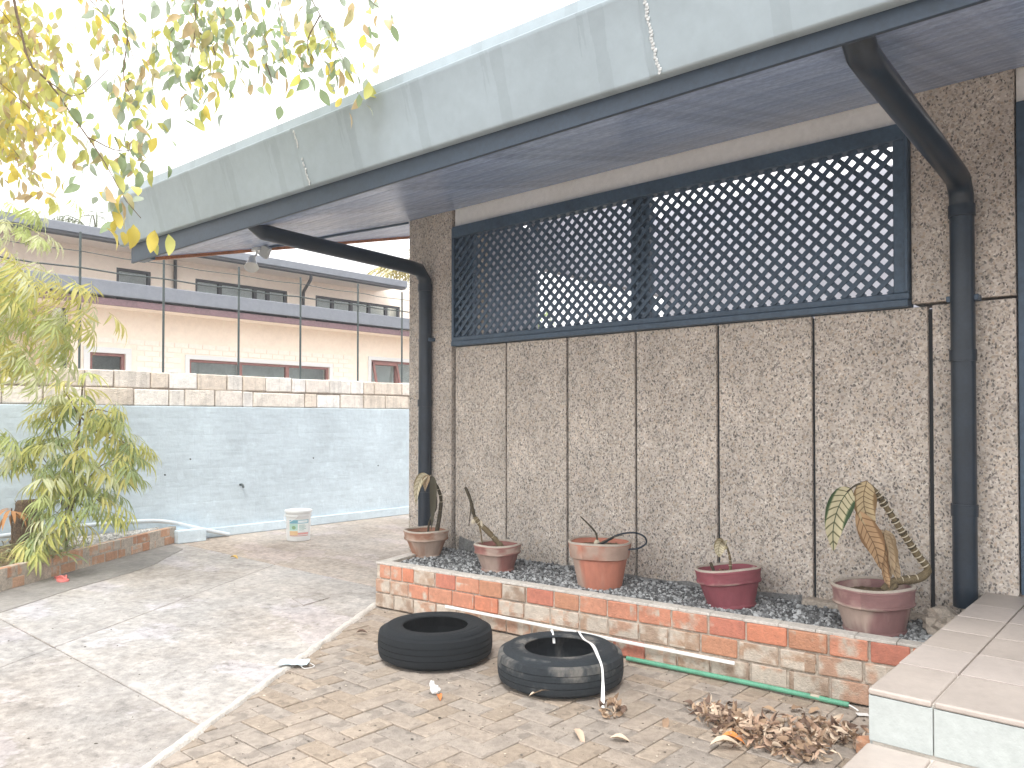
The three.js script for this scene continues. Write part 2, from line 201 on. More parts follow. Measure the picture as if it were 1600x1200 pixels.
// ---------------------------------------------------------------- ground
{
  const g = new THREE.PlaneGeometry(300, 300); g.rotateX(-Math.PI / 2); g.translate(0, -0.017, 0);
  structure('ground', uvm(g), M.joint);
}
const PX = (z) => -3.233 + 0.638 * (z + 1.421), BX = (z) => -5.166 + 0.587 * (z + 1.432), LX = (z) => -7.417 + 0.672 * (z + 2.05);
{
  const g = new THREE.Group(); g.name = 'driveway'; g.userData.kind = 'structure'; scene.add(g);
  const zA = -1.78, zC = -4.21, zN = 2.6;
  const slab = (pts, m) => part(g, 'concrete_slab', polySlab(pts, -0.08, 0), m);
  slab([[PX(zA), zA], [PX(-3.8), -3.8], [-4.86, zC], [BX(zC), zC], [BX(zA), zA]], M.concPale);
  slab([[PX(zN), zN], [PX(zA), zA], [BX(zA), zA], [BX(zN), zN]], M.concGrey);
  slab([[BX(zA), zA], [BX(zC), zC], [LX(zC) - 0.14, zC], [LX(zA) - 0.14, zA]], M.conc);
  slab([[BX(zN), zN], [BX(zA), zA], [LX(zA) - 0.14, zA], [LX(zN) - 0.14, zN]], M.concGrey);
  slab([[-4.86, zC], [-5.3, -5.2], [-5.3, -13], [-8.98, -13], [-8.98, zC]], M.concWarm);
  for (let i = 0; i < 3; i++) for (let j = 0; j < 3; j++) slab([[PX(zN) + i * 3.3 + (j - 0) * 0, zN + 3 * j], [PX(zN) + i * 3.3, zN + 3 * j + 3], [PX(zN) + i * 3.3 + 3.3, zN + 3 * j + 3], [PX(zN) + i * 3.3 + 3.3, zN + 3 * j]].reverse(), M.conc);
  slab([[PX(zN), zN], [BX(zN), zN], [LX(zN) - 0.1, zN], [LX(zN) - 0.1, zN + 9], [PX(zN), zN + 9]], M.conc);
  slab([[-9.16, 3], [-12.98, 3], [-12.98, -14], [-9.16, -14]].reverse(), M.conc);
  // dark grit lying in the joints
  const grit = (a, b, w) => { const d = V(b[0] - a[0], 0, b[1] - a[1]).normalize(), n = [-d.z * w, d.x * w], q = (y, k) => [[a[0] + n[0], y, a[1] + n[1]], [b[0] + n[0], y, b[1] + n[1]], [b[0] - n[0], y, b[1] - n[1]], [a[0] - n[0], y, a[1] - n[1]]]; part(g, 'joint_grit', hexa(q(-0.04), q(-0.011)), M.groove); };
  grit([PX(zA), zA], [LX(zA) - 0.1, zA], 0.012); grit([BX(zN), zN], [BX(zC), zC], 0.0125); grit([-4.9, zC + 0.002], [LX(zC) - 0.1, zC + 0.002], 0.0118);
  // cement strip laid along the left planter, its edge uneven
  const e = []; for (let z = -0.2; z > -4.1; z -= 0.12) e.push([LX(z) + 0.62 + 0.2 * (fbm(z * 0.13 + 5, 0.3, 8, 3, 61) - 0.5) - clamp((-z - 3.4) * 0.35, 0, 0.3), z]);
  const s = [...e]; for (let z = -4.1; z < -0.2; z += 0.4) s.push([LX(z) - 0.04, z]);
  part(g, 'cement_patch', polySlab(s, -0.004, 0.0045, 0), M.patch);
  part(g, 'cover', polySlab([[-5.42, -3.5], [-5.13, -3.42], [-5.2, -3.72], [-5.49, -3.8]].reverse(), -0.01, 0.006, 0.002), M.conc);
  // cement fillet between slab and pavers
  const top = [], n = 110; const pos = [], idx = [];
  for (let i = 0; i <= n; i++) { const z = lerp(1.2, -3.84, i / n), x = PX(z), w0 = 0.045 + 0.022 * (h2(i, 1, 3) - 0.5), w1 = 0.03 + 0.024 * (h2(i >> 1, 2, 3) - 0.5), hh = 0.006 + 0.005 * h2(i, 4, 3);
    for (const [dx, y] of [[-w0, -0.003], [-w0 * 0.55, hh * 0.8], [0, hh], [w1 * 0.6, hh * 0.6], [w1, -0.014]]) pos.push(x + dx, y, z); }
  for (let i = 0; i < n; i++) for (let k = 0; k < 4; k++) { const a = i * 5 + k, b = a + 5; idx.push(a, a + 1, b, a + 1, b + 1, b); }
  const fg = new THREE.BufferGeometry(); fg.setAttribute('position', new THREE.Float32BufferAttribute(pos, 3)); fg.setIndex(idx); fg.computeVertexNormals();
  const f2 = fg.clone().toNonIndexed(); part(g, 'cement_fillet', Object.assign(uvm(f2)), M.strip);
}
{ // herringbone pavers
  const g = new THREE.Group(); g.name = 'paving'; g.userData.kind = 'structure'; scene.add(g);
  const w = 0.114, list = [], geos = [0, 1, 2].map((i) => rbox(2 * w - 0.004 - i * 0.0008, 0.06, w - 0.004 - i * 0.0006, 0.005));
  const fwd = V(-Math.cos(0.848), 0, -Math.sin(0.848)), rgt = V(Math.sin(0.848), 0, -Math.cos(0.848));
  for (let i = -50; i < 12; i++) for (let j = -40; j < 12; j++) {
    const r = (((i - j) % 4) + 4) % 4; if (r !== 0 && r !== 3) continue;
    const x = i * w + (r === 0 ? w : w / 2), z = j * w + (r === 0 ? w / 2 : w);
    if (x < PX(z) - 0.13 || x > 0.1 || z > 1.0 || z < -4.15 - 0.085 * (x + 4.7) * 0 || (x > -0.8 && z < -2.1)) continue;
    const d = V(x, 0, z), f = d.dot(fwd), s = Math.abs(d.dot(rgt));
    list.push({ x, z, r, seen: f > 2.9 && s < f * 0.67 + 0.1, d: d.length() });
  }
  list.sort((a, b) => b.seen - a.seen || a.d - b.d);
  const rest = [];
  list.forEach((p, k) => {
    const y = -0.036 + 0.0035 * (h2(Math.round(p.x * 50), Math.round(p.z * 50), 8) - 0.5) * 2, ry = p.r === 0 ? 0 : Math.PI / 2, tx = 0.012 * (h2(k, 3, 1) - 0.5), tz = 0.012 * (h2(k, 4, 1) - 0.5);
    if (k < 300) { const o = part(g, 'paver', geos[k % 3], M.paver[Math.floor(h2(k, 7, 2) * 6)], p.x, y, p.z); o.rotation.set(tx, ry + 0.02 * (h2(k, 5, 1) - 0.5), tz); }
    else { const m = geos[k % 3].clone(); m.rotateY(ry); m.rotateX(tx); m.translate(p.x, y, p.z); (rest[Math.floor(h2(k, 7, 2) * 6)] ??= []).push(m); }
  });
  rest.forEach((l, i) => { const o = part(g, 'paver_field', merge(l), M.paver[i]); o.userData.kind = 'stuff'; });
}

// ---------------------------------------------------------------- the house
const H = thing('house', 'house with pebble-dash panelled wall, dark lattice and wide grey gutter', 'house', [-3, 0, -4.67]);
const sofY = (z) => 2.775 + 0.239 * (-2.87 - z), gB = (x) => 2.785 - 0.0145 * x, gT = (x) => 3.105 - 0.0185 * x;
{
  const px = [-4.77, -4.18, -3.565, -2.963, -2.342, -1.727, -1.097];
  wp(H, 'wall', bxw([-5.25, -0.72], [0, 2.02], [-4.86, -4.692], 0.002), M.groove);
  for (let i = 0; i < 6; i++) wb(H, 'wall_panel', [px[i] + 0.009, px[i + 1] - 0.009], [0, 2.034], [-4.72, -4.67 + 0.002 * (i % 2)], M.wall, 0.006);
  const pl = (x, y, z) => wb(H, 'pillar', x, y, z, M.wallGrey, 0.008);
  pl([-5.33, -4.785], [0, 3.24], [-5.1, -4.645]);
  wb(H, 'pillar', [-1.082, -0.697], [0, 2.038], [-4.9, -4.664], M.wall, 0.006);
  wb(H, 'pillar', [-1.183, -0.697], [2.052, 3.24], [-4.9, -4.662], M.wallGrey, 0.006);
  wb(H, 'header_board', [-4.765, -1.183], [3.062, 3.25], [-4.78, -4.668], M.cream, 0.003);
  // side wall of the covered court behind the lattice, with its long opening, and the far wall
  wb(H, 'side_wall', [-5.33, -5.21], [0, 3.4], [-6.33, -5.1], M.inner, 0.003);
  wb(H, 'side_wall', [-5.33, -5.21], [3.02, 4.0], [-9.1, -6.33], M.inner, 0.003);
  wb(H, 'side_wall', [-5.33, -5.21], [0, 1.1], [-9.1, -6.33], M.inner, 0.003);
  wb(H, 'rear_wall', [-5.33, 4], [0, 4.2], [-9.3, -9.1], M.inner, 0.003);
  wb(H, 'rear_roof_beam', [-5.2, 4], [3.66, 3.86], [-6.34, -6.2], M.cream, 0.004);
  // trellis
  const T = wp(H, 'trellis', bxw([-4.765, -1.19], [2.965, 3.058], [-4.735, -4.632], 0.006), M.dark);
  const tb = (n, a, b, c) => wb(T, n, a, b, c, M.dark, 0.006);
  tb('frame_rail', [-4.765, -1.19], [2.038, 2.078], [-4.735, -4.618]); tb('frame_rail', [-4.765, -1.19], [2.079, 2.118], [-4.735, -4.64]);
  tb('frame_stile', [-1.268, -1.19], [2.118, 2.965], [-4.735, -4.634]); tb('frame_stile', [-1.208, -1.19], [2.12, 3.05], [-4.63, -4.62]);
  tb('frame_stile', [-4.765, -4.585], [2.118, 2.965], [-4.76, -4.7]); tb('frame_stile', [-3.02, -2.868], [2.118, 2.965], [-4.76, -4.7]);
  tb('frame_stile', [-4.782, -4.755], [2.04, 3.05], [-4.735, -4.64]);
  const pitch = 0.0842, x0 = -4.755, x1 = -1.268, y0 = 2.118, y1 = 2.965, sw = 0.027;
  for (const dir of [1, -1]) for (let k = -12; k * pitch < x1 - x0 + 1; k++) {
    // slat on y - y0 = dir * (x - c)
    const c = x0 + k * pitch; let a = c, b = c + dir * (y1 - y0); // x at bottom and top
    let [xa, ya, xb, yb] = dir > 0 ? [a, y0, b, y1] : [a + 0.9, y0, b + 0.9, y1];
    if (dir < 0) { const cc = x0 + k * pitch + 0.0421; xa = cc; xb = cc - (y1 - y0); }
    const cut = (v) => { if (xa < v && xb < v || xa > v && xb > v) return; };
    let t0 = 0, t1 = 1; const dx = xb - xa;
    for (const [lim, s] of [[x0, 1], [x1, -1]]) { const t = (lim - xa) / dx; if ((dx > 0) === (s > 0)) t0 = Math.max(t0, t); else t1 = Math.min(t1, t); }
    if (t1 - t0 < 0.03) continue;
    const ax = xa + dx * t0, ay = lerp(ya, yb, t0), bx = xa + dx * t1, by = lerp(ya, yb, t1), L = Math.hypot(bx - ax, by - ay);
    const o = part(T, 'slat', rbox(L, sw, 0.008, 0.0012), M.dark); o.rotation.z = Math.atan2(by - ay, bx - ax);
    o.position.set((ax + bx) / 2, (ay + by) / 2, dir > 0 ? -4.664 : -4.6735).sub(offOf(T));
  }
  // soffit boards, one by one
  const S = wp(H, 'soffit', hexa([[-6.78, sofY(-2.87) + 0.03, -2.87], [3, sofY(-2.87) + 0.03, -2.87], [3, sofY(-6.4) + 0.03, -6.4], [-6.78, sofY(-6.4) + 0.03, -6.4]], [[-6.78, sofY(-2.87) + 0.05, -2.87], [3, sofY(-2.87) + 0.05, -2.87], [3, sofY(-6.4) + 0.05, -6.4], [-6.78, sofY(-6.4) + 0.05, -6.4]]), M.groove);
  const ang = Math.atan(0.239), pz = 0.097;
  const bl = rbox(9.74, 0.014, 0.0955, 0.0035), bs = rbox(1.42, 0.014, 0.0955, 0.0035);
  for (let i = 0; i < 34; i++) {
    const z = -2.862 - i * pz, back = z < -4.66; if (back && i > 33) break;
    const o = part(S, 'soffit_board', back ? bs : bl, M.soffit[i % 3]); o.rotation.x = ang;
    o.position.set(back ? -6.045 : -1.88, sofY(z) + 0.012 + 0.0015 * (h2(i, 2, 2) - 0.5), z).sub(offOf(S));
  }
  wp(S, 'soffit_batten', tube([[-5.31, sofY(-4.6) - 0.006, -4.62], [-6.0, sofY(-4.25) - 0.006, -4.25], [-6.74, sofY(-3.85) - 0.004, -3.85]], { r: 0.011, n: 6 }), M.dark);
  wb(H, 'fascia', [-6.72, 3], [2.728, 2.985], [-2.806, -2.786], M.fascia, 0.004);
  wb(H, 'fascia_block', [-6.655, -6.45], [2.735, 2.88], [-2.87, -2.81], M.dark, 0.004);
  // barge board closing the soffit's far end
  wp(H, 'barge_board', hexa([[-6.7, sofY(-2.83) - 0.022, -2.83], [-6.665, sofY(-2.83) - 0.022, -2.83], [-6.665, sofY(-6.2) - 0.022, -6.2], [-6.7, sofY(-6.2) - 0.022, -6.2]], [[-6.7, sofY(-2.83) + 0.12, -2.83], [-6.665, sofY(-2.83) + 0.12, -2.83], [-6.665, sofY(-6.2) + 0.12, -6.2], [-6.7, sofY(-6.2) + 0.12, -6.2]]), M.barge);
  // gutter in three lengths with seams
  const gx = [-6.85, -4.1, -1.64, 3.2];
  const G = wp(H, 'gutter', hexa([[-6.84, gB(-6.84) + 0.012, -2.86], [3.2, gB(3.2) + 0.012, -2.86], [3.2, gB(3.2) + 0.012, -2.757], [-6.84, gB(-6.84) + 0.012, -2.757]], [[-6.84, gT(-6.84) - 0.02, -2.86], [3.2, gT(3.2) - 0.02, -2.86], [3.2, gT(3.2) - 0.02, -2.668], [-6.84, gT(-6.84) - 0.02, -2.668]]), M.gutter);
  for (let i = 0; i < 3; i++) {
    const a = gx[i] - (i ? 0.03 : 0), b = gx[i + 1], o = i * 0.0016;
    const segs = 10, ps = [], id = [], prof = (x) => [[gB(x), -2.79], [gB(x), -2.752], [gB(x) + 0.012, -2.744], [(gB(x) * 2 + gT(x)) / 3, -2.716], [(gB(x) + gT(x) * 2) / 3, -2.682], [gT(x) - 0.014, -2.65], [gT(x), -2.642], [gT(x) + 0.008, -2.65], [gT(x) + 0.006, -2.668]];
    for (let s = 0; s <= segs; s++) { const x = lerp(a, b, s / segs); prof(x).forEach(([y, z], k) => ps.push(x, y, z + o + (k > 2 && k < 5 ? 0.005 * (h2(s, k, 30 + i) - 0.5) : 0))); }
    for (let s = 0; s < segs; s++) for (let k = 0; k < 8; k++) { const q = s * 9 + k, r = q + 9; id.push(q, r, q + 1, r, r + 1, q + 1); }
    const g = new THREE.BufferGeometry(); g.setAttribute('position', new THREE.Float32BufferAttribute(ps, 3)); g.setIndex(id); g.computeVertexNormals();
    const u = []; for (let k = 0; k < ps.length; k += 3) u.push(ps[k] + i * 0.37, ps[k + 1]); g.setAttribute('uv', new THREE.Float32BufferAttribute(u, 2));
    wp(G, 'gutter_sheet', g, M.gutter);
  }
  for (const x of [-4.1, -1.64]) { // sealant run along each seam
    const l = []; for (let i = 0; i < 26; i++) { const t = i / 25; if (x < -4 && h2(i, 5, 3) < 0.4) continue; const b = lump(1, 0.005 + 0.005 * h2(i, 1, 9), 0.009, 0.003, i, 0.4, 1); b.translate(x + 0.012 * (h2(i, 2, 9) - 0.5) + (x > -2 ? 0.02 * (1 - t) * (1 - t) : 0.04 * (1 - t)), lerp(gB(x) + 0.01, gT(x) - 0.02, t), lerp(-2.739, -2.649, t)); l.push(b); }
    wp(G, 'sealant', merge(l), M.seal);
  }
  wp(H, 'roof_edge', hexa([[-6.55, gT(-6.55) + 0.012, -2.78], [3.2, gT(3.2) + 0.012, -2.78], [3.2, gT(3.2) + 0.012, -2.665], [-6.55, gT(-6.55) + 0.012, -2.665]], [[-6.55, gT(-6.55) + 0.078, -2.78], [3.2, gT(3.2) + 0.06, -2.78], [3.2, gT(3.2) + 0.06, -2.67], [-6.55, gT(-6.55) + 0.078, -2.67]]), M.gutter);
  wp(H, 'roof', hexa([[-6.8, 3.2, -2.79], [3.2, 3.06, -2.79], [3.2, 3.92, -6.4], [-6.8, 4.06, -6.4]], [[-6.8, 3.27, -2.79], [3.2, 3.11, -2.79], [3.2, 3.98, -6.4], [-6.8, 4.14, -6.4]]), M.roof);
  // downpipes
  const pipe = (x, y, zb, low) => {
    const D = wp(H, 'downpipe', tube(bend([[x, 2.93, -2.915], [x, 2.775, -2.915], [x, y, -4.592], [x, low, -4.592]], 0.11), { r: 0.058, n: 20, k: 3 }), M.darkPipe);
    const ring = (yy) => { const c = new THREE.CylinderGeometry(0.064, 0.064, 0.06, 24); c.translate(x, yy, -4.592); wp(D, 'pipe_collar', c, M.darkPipe); };
    ring(y - 0.15); ring(low + 0.5); ring(low + 1.3);
    wb(D, 'pipe_clip', [x - 0.075, x + 0.075], [y - 0.62, y - 0.59], [-4.66, -4.58], M.dark, 0.004);
    return D;
  };
  const D1 = pipe(-5.06, 2.715, 0, 0.26); pipe(-0.922, 2.655, 0, 0.45);
  wp(D1, 'cable', tube([[-5.135, 2.66, -4.63], [-5.137, 2.5, -4.635], [-5.128, 2.1, -4.636], [-5.131, 1.2, -4.636], [-5.13, 0.32, -4.636]], { r: 0.006, n: 6 }), M.plastic);
  // next bay at the right edge: board and dark door frame
  wb(H, 'header_board', [-0.69, 2.5], [3.045, 3.22], [-4.8, -4.69], M.cream, 0.003);
  wb(H, 'door_frame', [-0.69, -0.6], [0.53, 3.042], [-4.8, -4.672], M.dark, 0.006);
  wb(H, 'door_leaf', [-0.6, 0.35], [0.53, 2.95], [-4.8, -4.74], M.dark, 0.006);
  wb(H, 'door_frame', [0.35, 0.44], [0.53, 3.042], [-4.8, -4.672], M.dark, 0.006);
  wb(H, 'wall_panel', [0.45, 2.6], [0, 3.04], [-4.86, -4.67], M.wall, 0.006);
  { // uneven cement skirting smeared along the panels' foot
    const l = [[-4.74, 0.1], [-1.8, 0.1]]; for (let x = -1.8; x >= -4.74; x -= 0.035) l.push([x, 0.3 + 0.26 * Math.max(0, fbm(x * 0.11 + 9, 0.4, 8, 4, 19) - 0.36) + 0.1 * clamp((-x - 4.2) * 2, 0, 1)]);
    const g = new THREE.ExtrudeGeometry(new THREE.Shape(l.map(([x, y]) => new THREE.Vector2(x, y))), { depth: 0.05, bevelEnabled: false }); g.translate(0, 0, -4.7145); wp(H, 'cement_skirting', uvm(g), M.skirt);
  }
  // low cement footing at the wall's foot
  wb(H, 'footing', [-1.78, -0.9], [0.1, 0.365], [-4.7, -4.585], M.mortar, 0.02);
}
{ // flood lamp under the soffit's end
  const L = thing('flood_lamp', 'twin white flood lamp hanging under the far end of the soffit', 'lamp', [-6.55, sofY(-3.85) - 0.002, -3.85]);
  const base = new THREE.CylinderGeometry(0.05, 0.05, 0.025, 20); part(L, 'base', base, M.plastic, 0, -0.014, 0);
  part(L, 'arm', tube([[0, -0.02, 0], [0.0, -0.07, 0.01], [-0.03, -0.09, 0.03]], { r: 0.011 }), M.plastic);
  const cone = new THREE.LatheGeometry([[0.018, 0], [0.03, 0.01], [0.036, 0.05], [0.062, 0.13], [0.066, 0.135], [0.058, 0.128], [0.03, 0.055], [0.0, 0.05]].map((p) => new THREE.Vector2(...p)), 24);
  const s = part(L, 'lamp_shade', cone, M.plastic, -0.03, -0.085, 0.03); s.rotation.set(2.75, 0, -0.5);
  const q = part(L, 'lamp_head', rbox(0.085, 0.11, 0.05, 0.008), M.seal, 0.11, -0.045, -0.02); q.rotation.set(0.3, 0.4, -0.7);
  part(L, 'arm', tube([[0, -0.03, 0], [0.05, -0.06, 0], [0.1, -0.05, -0.02]], { r: 0.009 }), M.plastic);
}

// ---------------------------------------------------------------- steps
{
  const S = thing('entrance_steps', 'pale tiled entrance steps against the pebble-dash wall at the right', 'steps', [0.6, 0, -3.5]);
  const x0 = -0.838, x1 = 2.4;
  const xs = [x0, -0.645, -0.34, -0.035, 0.27, 0.575, 0.88, 1.185, 1.49, 1.8, 2.1, x1];
  const step = (y, zs, zr) => { // zs: tile lines from the nosing back
    wb(S, 'core', [x0 + 0.006, x1], [0, y - 0.0125], [zs[0] - 0.012, -4.655], M.grout, 0.004);
    for (let j = 0; j < zs.length - 1; j++) for (let i = 0; i < xs.length - 1; i++) { if (xs[i] > 1.6) continue;
      const g = j === 0 ? 0.024 : 0.004; wb(S, 'tile', [xs[i] + (i ? 0.0035 : -0.002), xs[i + 1] - 0.0035], [y - 0.016 - (j ? 0 : 0.006), y + 0.0008 * (h2(i, j, 5) - 0.5)], [zs[j] - (j ? 0.0035 : -0.004), zs[j + 1] + 0.0035], M.tile[(i * 3 + j * 5) % 3], j ? 0.002 : 0.008); }
    for (let i = 0; i < xs.length - 1; i++) { if (xs[i] > 1.6) continue; wb(S, 'riser_tile', [xs[i] + (i ? 0.0015 : -0.001), xs[i + 1] - 0.0015], [y - 0.176 + 0.002, y - 0.0235], [zs[0] - 0.014, zs[0] - 0.0005], M.riser, 0.003); }
    for (let j = 0; j < zs.length - 1; j++) wb(S, 'side_tile', [x0 - 0.003, x0 + 0.012], [0.002, y - 0.0235], [zs[j] - 0.016, Math.max(zs[j + 1], -4.64) + 0.003], M.riser, 0.003);
  };
  step(0.528, [-2.744, -3.099, -3.406, -3.71, -4.015, -4.32, -4.655]);
  step(0.352, [-2.39, -2.735]); step(0.176, [-2.035, -2.38]);
}
solo('cement_lump', lump(0.1, 1.05, 0.8, 1.0, 4, 0.5, 3), M.mortar, [-0.985, 0.37, -4.47], 'rough grey cement lump between the pebble-dash wall and the steps', 'cement');

// ---------------------------------------------------------------- brick planter under the wall
const FZ = (x) => -3.778 - 0.085 * (x + 4.715);
{
  const P = thing('brick_planter', 'long low orange brick planter holding pots along the pebble-dash wall', 'planter', [-2.8, 0, -4.1]);
  const A = V(-4.715, 0, -3.778), B = V(-0.842, 0, -4.107), dir = B.clone().sub(A), L = dir.length(); dir.normalize(); const yaw = Math.atan2(-dir.z, dir.x), inn = V(dir.z, 0, -dir.x);
  const at = (s, y, d) => A.clone().addScaledVector(dir, s).addScaledVector(inn, d).setY(y);
  const core = rbox(L - 0.02, 0.325, 0.085, 0.003), cp = at(L / 2, 0.162, 0.052), c = part(P, 'mortar', core, M.mortar); c.position.copy(cp).sub(offOf(P)); c.rotation.y = yaw;
  for (let row = 0; row < 3; row++) {
    let s = row === 1 ? -0.06 : row === 2 ? 0.04 : 0, k = 0;
    while (s < L - 0.03) {
      const len = row === 2 && s < 0.3 ? rr(0.1, 0.14) : rr(0.185, 0.222), a = Math.max(s, 0.001), b = Math.min(s + len, L);
      const mid = (a + b) / 2, xw = A.x + dir.x * mid;
      let m = row === 2 - 0 ? null : null;
      if (row === 0) m = pick(M.brickG); else if (row === 1) m = (xw > -4.4 && xw < -3.6) || Math.abs(xw + 2.05) < 0.09 ? pick(M.brickO) : pick(M.brickG); else m = R() < 0.08 ? pick(M.brickG) : pick(M.brickO);
      if (row === 0 && Math.abs(xw + 2.6) < 0.11) m = M.brickO[3];
      if (b - a > 0.02) { const o = part(P, 'brick', rbox(b - a - 0.009, 0.1 + rr(-0.003, 0.003), 0.06, 0.008), m); o.position.copy(at(mid, 0.0545 + row * 0.109, 0.03 + rr(-0.004, 0.004) - 0.003)).sub(offOf(P)); o.rotation.set(rr(-0.02, 0.02), yaw + rr(-0.008, 0.008), rr(-0.008, 0.008)); }
      s += len + 0.002; k++;
    }
  }
  // end wall at the left, skewed like the driveway
  const E = V(-4.97, 0, -4.64), ed = E.clone().sub(A), EL = ed.length(); ed.normalize(); const ey = Math.atan2(-ed.z, ed.x), ei = V(-ed.z, 0, ed.x);
  const en = part(P, 'mortar', rbox(EL - 0.03, 0.322, 0.085, 0.003), M.mortar); en.position.copy(A.clone().addScaledVector(ed, EL / 2 + 0.02).addScaledVector(ei, 0.05)).setY(0.161).sub(offOf(P)); en.rotation.y = ey;
  for (let row = 0; row < 3; row++) for (let i = 0; i < 5; i++) { const a = 0.09 + (row % 2) * 0.09 + i * 0.205; if (a > EL - 0.1) break; const o = part(P, 'brick', rbox(0.196, 0.1, 0.06, 0.008), pick(row === 2 ? M.brickO : M.brickG)); o.position.copy(A.clone().addScaledVector(ed, a + 0.1).addScaledVector(ei, 0.026)).setY(0.0545 + row * 0.109).sub(offOf(P)); o.rotation.y = ey; }
  // cement cap, uneven, in short runs
  const caps = []; for (let s = 0; s < L - 0.05; s += 0.19) { const g = rbox(0.188, 0.014 + 0.004 * h2(Math.round(s * 100), 1, 1), 0.088 + 0.008 * (h2(Math.round(s * 100), 2, 1) - 0.5), 0.004); g.rotateY(yaw); const p = at(s + 0.095, 0.3305, 0.047); g.translate(p.x, p.y, p.z); caps.push(g); }
  for (let s = 0.09; s < EL - 0.1; s += 0.2) { const g = rbox(0.196, 0.014, 0.09, 0.004); g.rotateY(ey); const p = A.clone().addScaledVector(ed, s + 0.1).addScaledVector(ei, 0.047); g.translate(p.x, 0.329, p.z); caps.push(g); }
  wp(P, 'cement_cap', merge(caps), M.strip);
  wp(P, 'bed', hexa([[-4.72, 0.02, -3.86], [-0.86, 0.02, -4.18], [-0.86, 0.02, -4.66], [-5.0, 0.02, -4.66]], [[-4.72, 0.285, -3.86], [-0.86, 0.285, -4.18], [-0.86, 0.285, -4.66], [-5.0, 0.285, -4.66]]), M.groove);
  // gravel
  const n = 15000, peb = lump(1, 1, 0.7, 0.85, 3, 0.5, 0), im = new THREE.InstancedMesh(peb, mat({ color: 0xffffff, roughness: 0.85 }), n), m4 = new THREE.Matrix4(), q = new THREE.Quaternion(), e = new THREE.Euler(), col = new THREE.Color();
  let k = 0; const g2 = rngOf(5);
  while (k < n) {
    const x = lerp(-4.98, -0.85, g2()), t = g2(), zf = FZ(x) - 0.09, z = lerp(zf, -4.645, t); if (x < -4.69 + (z + 3.86) * 0.3) continue;
    const y = 0.283 + 0.02 * fbm(x * 0.2 + 3, z * 0.2 + 3, 8, 3, 77) + 0.018 * t + clamp((x + 2.2) * 0.02, 0, 0.03) * t + 0.016 * g2(), s = 0.007 + 0.013 * Math.pow(g2(), 1.8);
    e.set(g2() * 6, g2() * 6, g2() * 6); q.setFromEuler(e); m4.compose(V(x, y, z), q, V(s, s, s)); im.setMatrixAt(k, m4);
    const v = 0.09 + 0.48 * Math.pow(g2(), 1.9); col.setRGB(v * 0.97, v, v * 1.01); im.setColorAt(k, col); k++;
  }
  im.name = 'gravel'; sh(im); tag(im, 'grey gravel filling the long brick planter around the pots', 'gravel', null, 'stuff'); scene.add(im);
}

// ---------------------------------------------------------------- pots and their dying plants
const potMat = (r, g, b, s, dust) => mat({ map: rep(tex(256, (x, y, c) => { const k = 1 + 0.3 * (nA(x + s * 53, y) - 0.5) + 0.16 * (nC(x, y) - 0.5), w = clamp((nB(x * 2 + s * 77, y + s * 19) - (1 - dust)) * 4, 0, 0.8); c[0] = lerp(r, 190, w) * k; c[1] = lerp(g, 172, w) * k; c[2] = lerp(b, 158, w) * k; }), 1), roughness: 0.75, bumpMap: rep(bumpFine, 1), bumpScale: 0.003 });
M.rimDust = mat({ map: rep(grain(0.25, 222, 210, 196), 0.2), bumpMap: rep(bumpFine, 0.1), bumpScale: 0.004, roughness: 1 });
M.stem = mat({ map: rep(grain(0.5, 116, 102, 76), 0.1), roughness: 0.8 });
M.stemDark = mat({ map: rep(grain(0.5, 74, 66, 50), 0.1), roughness: 0.8 });
M.scar = mat({ color: lin(0.62, 0.55, 0.42), roughness: 0.8 });
function leafTex(edge, body, vein, N = 256) { // veined leaf print: colour depends on distance from midrib and side veins
  return tex(N, (x, y, c) => { const u = x / N, v = Math.abs(y / N - 0.5) * 2, st = Math.abs(((u * 9 - v * 1.3) % 1 + 1) % 1 - 0.5) * 2, n = nA(x, y), e = clamp((v - 0.62 + (n - 0.5) * 0.5) * 5, 0, 1), m = clamp(1 - v * 18, 0, 1), sv = clamp((st - 0.72) * 6, 0, 1) * (1 - m); const k = 0.85 + 0.3 * n; for (let i = 0; i < 3; i++) { let a = lerp(body[i], vein[i], sv * 0.8); a = lerp(a, edge[i], e); c[i] = lerp(a, edge[i] * 0.7, m) * k; } });
}
const leafM = (t) => mat({ map: t, roughness: 0.8 });
M.leafVar = leafM(leafTex([50, 72, 42], [196, 187, 154], [78, 78, 48])); M.leafTan = leafM(leafTex([116, 92, 60], [186, 166, 130], [104, 84, 56])); M.leafBrown = leafM(leafTex([122, 92, 62], [176, 144, 108], [112, 82, 54])); M.leafDry = leafM(leafTex([150, 128, 98], [186, 164, 134], [136, 114, 86])); M.leafPale = leafM(leafTex([148, 136, 104], [214, 204, 176], [150, 138, 106]));
